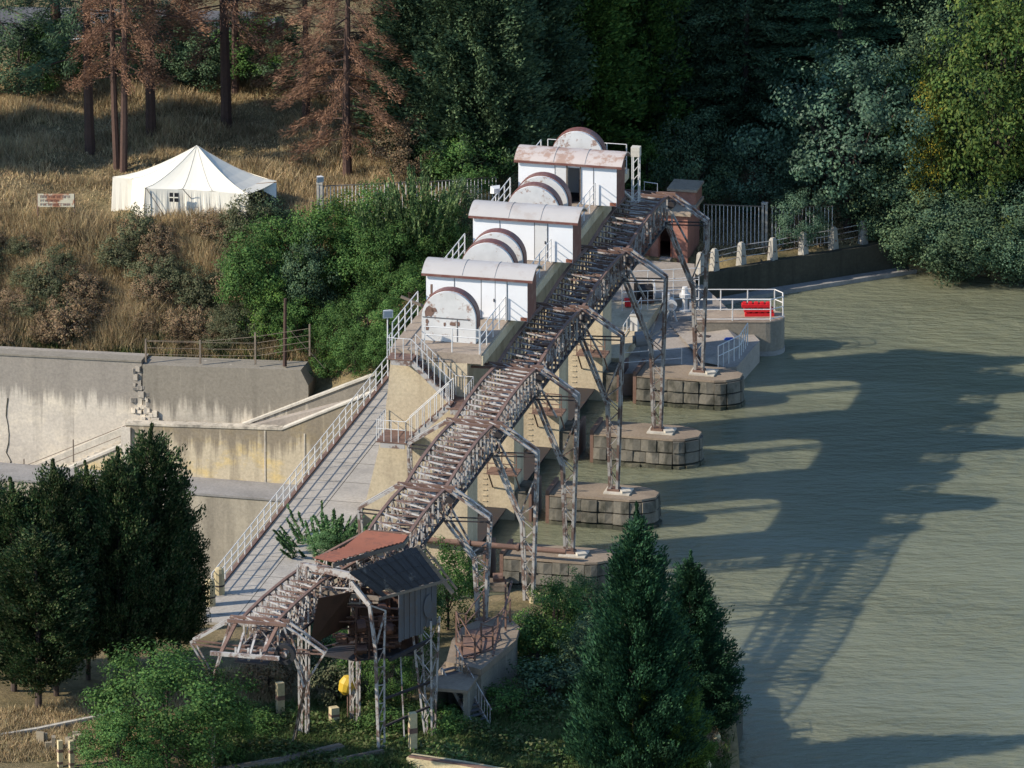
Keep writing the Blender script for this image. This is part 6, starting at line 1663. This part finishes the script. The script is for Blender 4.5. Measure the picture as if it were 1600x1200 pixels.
# ------------------------------------------------------------------ grass and ground cover
def scatter(poly_px, n, z=4.0):
    P = []
    pa = np.array([gpt(*p)[:2] for p in poly_px]); lo = pa.min(0); hi = pa.max(0)
    while len(P) < n:
        c_ = rng.random((4000, 2))*(hi-lo)+lo
        k = inpoly(c_[:, 0], c_[:, 1], pa); c_ = c_[k]
        if not len(c_): break
        P.extend(c_)
    P = np.array(P[:n]); return np.concatenate([P, HGT(P[:, 0], P[:, 1])[:, None]], 1)
P = scatter([(-80, 552), (470, 574), (520, 560), (560, 350), (420, 350), (-80, 350)], 9000)
hv = .35+.75*np.clip(.5+.6*np.sin(P[:, 0]*.8+2*np.sin(P[:, 1]*.5))*np.sin(P[:, 1]*.9+1.0), 0, 1)
blades('dry_grass', P, hv, 10, .022, 'drygrass', lean=.35, spread=.16)
P = scatter([(-80, 350), (640, 345), (660, 250), (640, 130), (-80, 100)], 15000)
hv = .12+.5*np.clip(.5+.7*np.sin(P[:, 0]*.45+2.2*np.sin(P[:, 1]*.31))*np.sin(P[:, 1]*.5+P[:, 0]*.2), 0, 1)
blades('plateau_grass', P, hv, 7, .026, 'drygrass', lean=.4, spread=.22)
P = scatter([(-60, 554), (470, 575), (470, 540), (-60, 520)], 2600)
blades('wall_top_weeds', P, .32, 8, .03, 'greengrass', lean=.5, spread=.14)
P = scatter([(370, 1110), (560, 1090), (760, 1130), (900, 1080), (900, 1210), (700, 1200), (330, 1210)], 9000)
blades('weed_cover', P, .38, 9, .045, 'greengrass', lean=.7, spread=.18)
P = scatter([(-60, 1120), (320, 1060), (440, 1040), (420, 1110), (250, 1180), (-60, 1190)], 4200)
blades('bank_grass', P, .32, 8, .026, 'drygrass', lean=.45, spread=.2)
P = scatter([(800, 1000), (900, 990), (1010, 1040), (1130, 1110), (1130, 1220), (880, 1220)], 4500)
blades('shore_weeds', P, .42, 8, .04, 'greengrass', lean=.6, spread=.2)
P = scatter([(560, 345), (760, 345), (760, 250), (600, 250)], 3000)
blades('slope_grass', P, .4, 7, .03, 'drygrass', lean=.4, spread=.2)
P = scatter([(1090, 405), (1420, 372), (1420, 320), (1090, 330)], 2500)
blades('verge_grass', P, .22, 6, .03, 'drygrass', lean=.5, spread=.2)
# leafy ground cover as broad-leaved mats
P = scatter([(370, 1120), (560, 1100), (760, 1130), (900, 1080), (900, 1210), (700, 1200), (330, 1210)], 24000)
k = len(P); P2 = P+np.stack([rng.normal(size=k)*.05, rng.normal(size=k)*.05, rng.random(k)**2*.5+.05*np.sin(P[:, 0]*1.7)+.2*np.sin(P[:, 0]*.9+P[:, 1]*1.3)], 1)
Nr = norm(np.array([0, 0, 1.0])+rng.normal(size=(k, 3))*.5)
me = leaf_data('weed_leaves', P2, np.cross(Nr, rng.normal(size=(k, 3))), Nr, .2, .14); me.materials.append(L['greengrass'])
o = link(bpy.data.objects.new('weed_leaves', me)); o['kind'] = 'stuff'
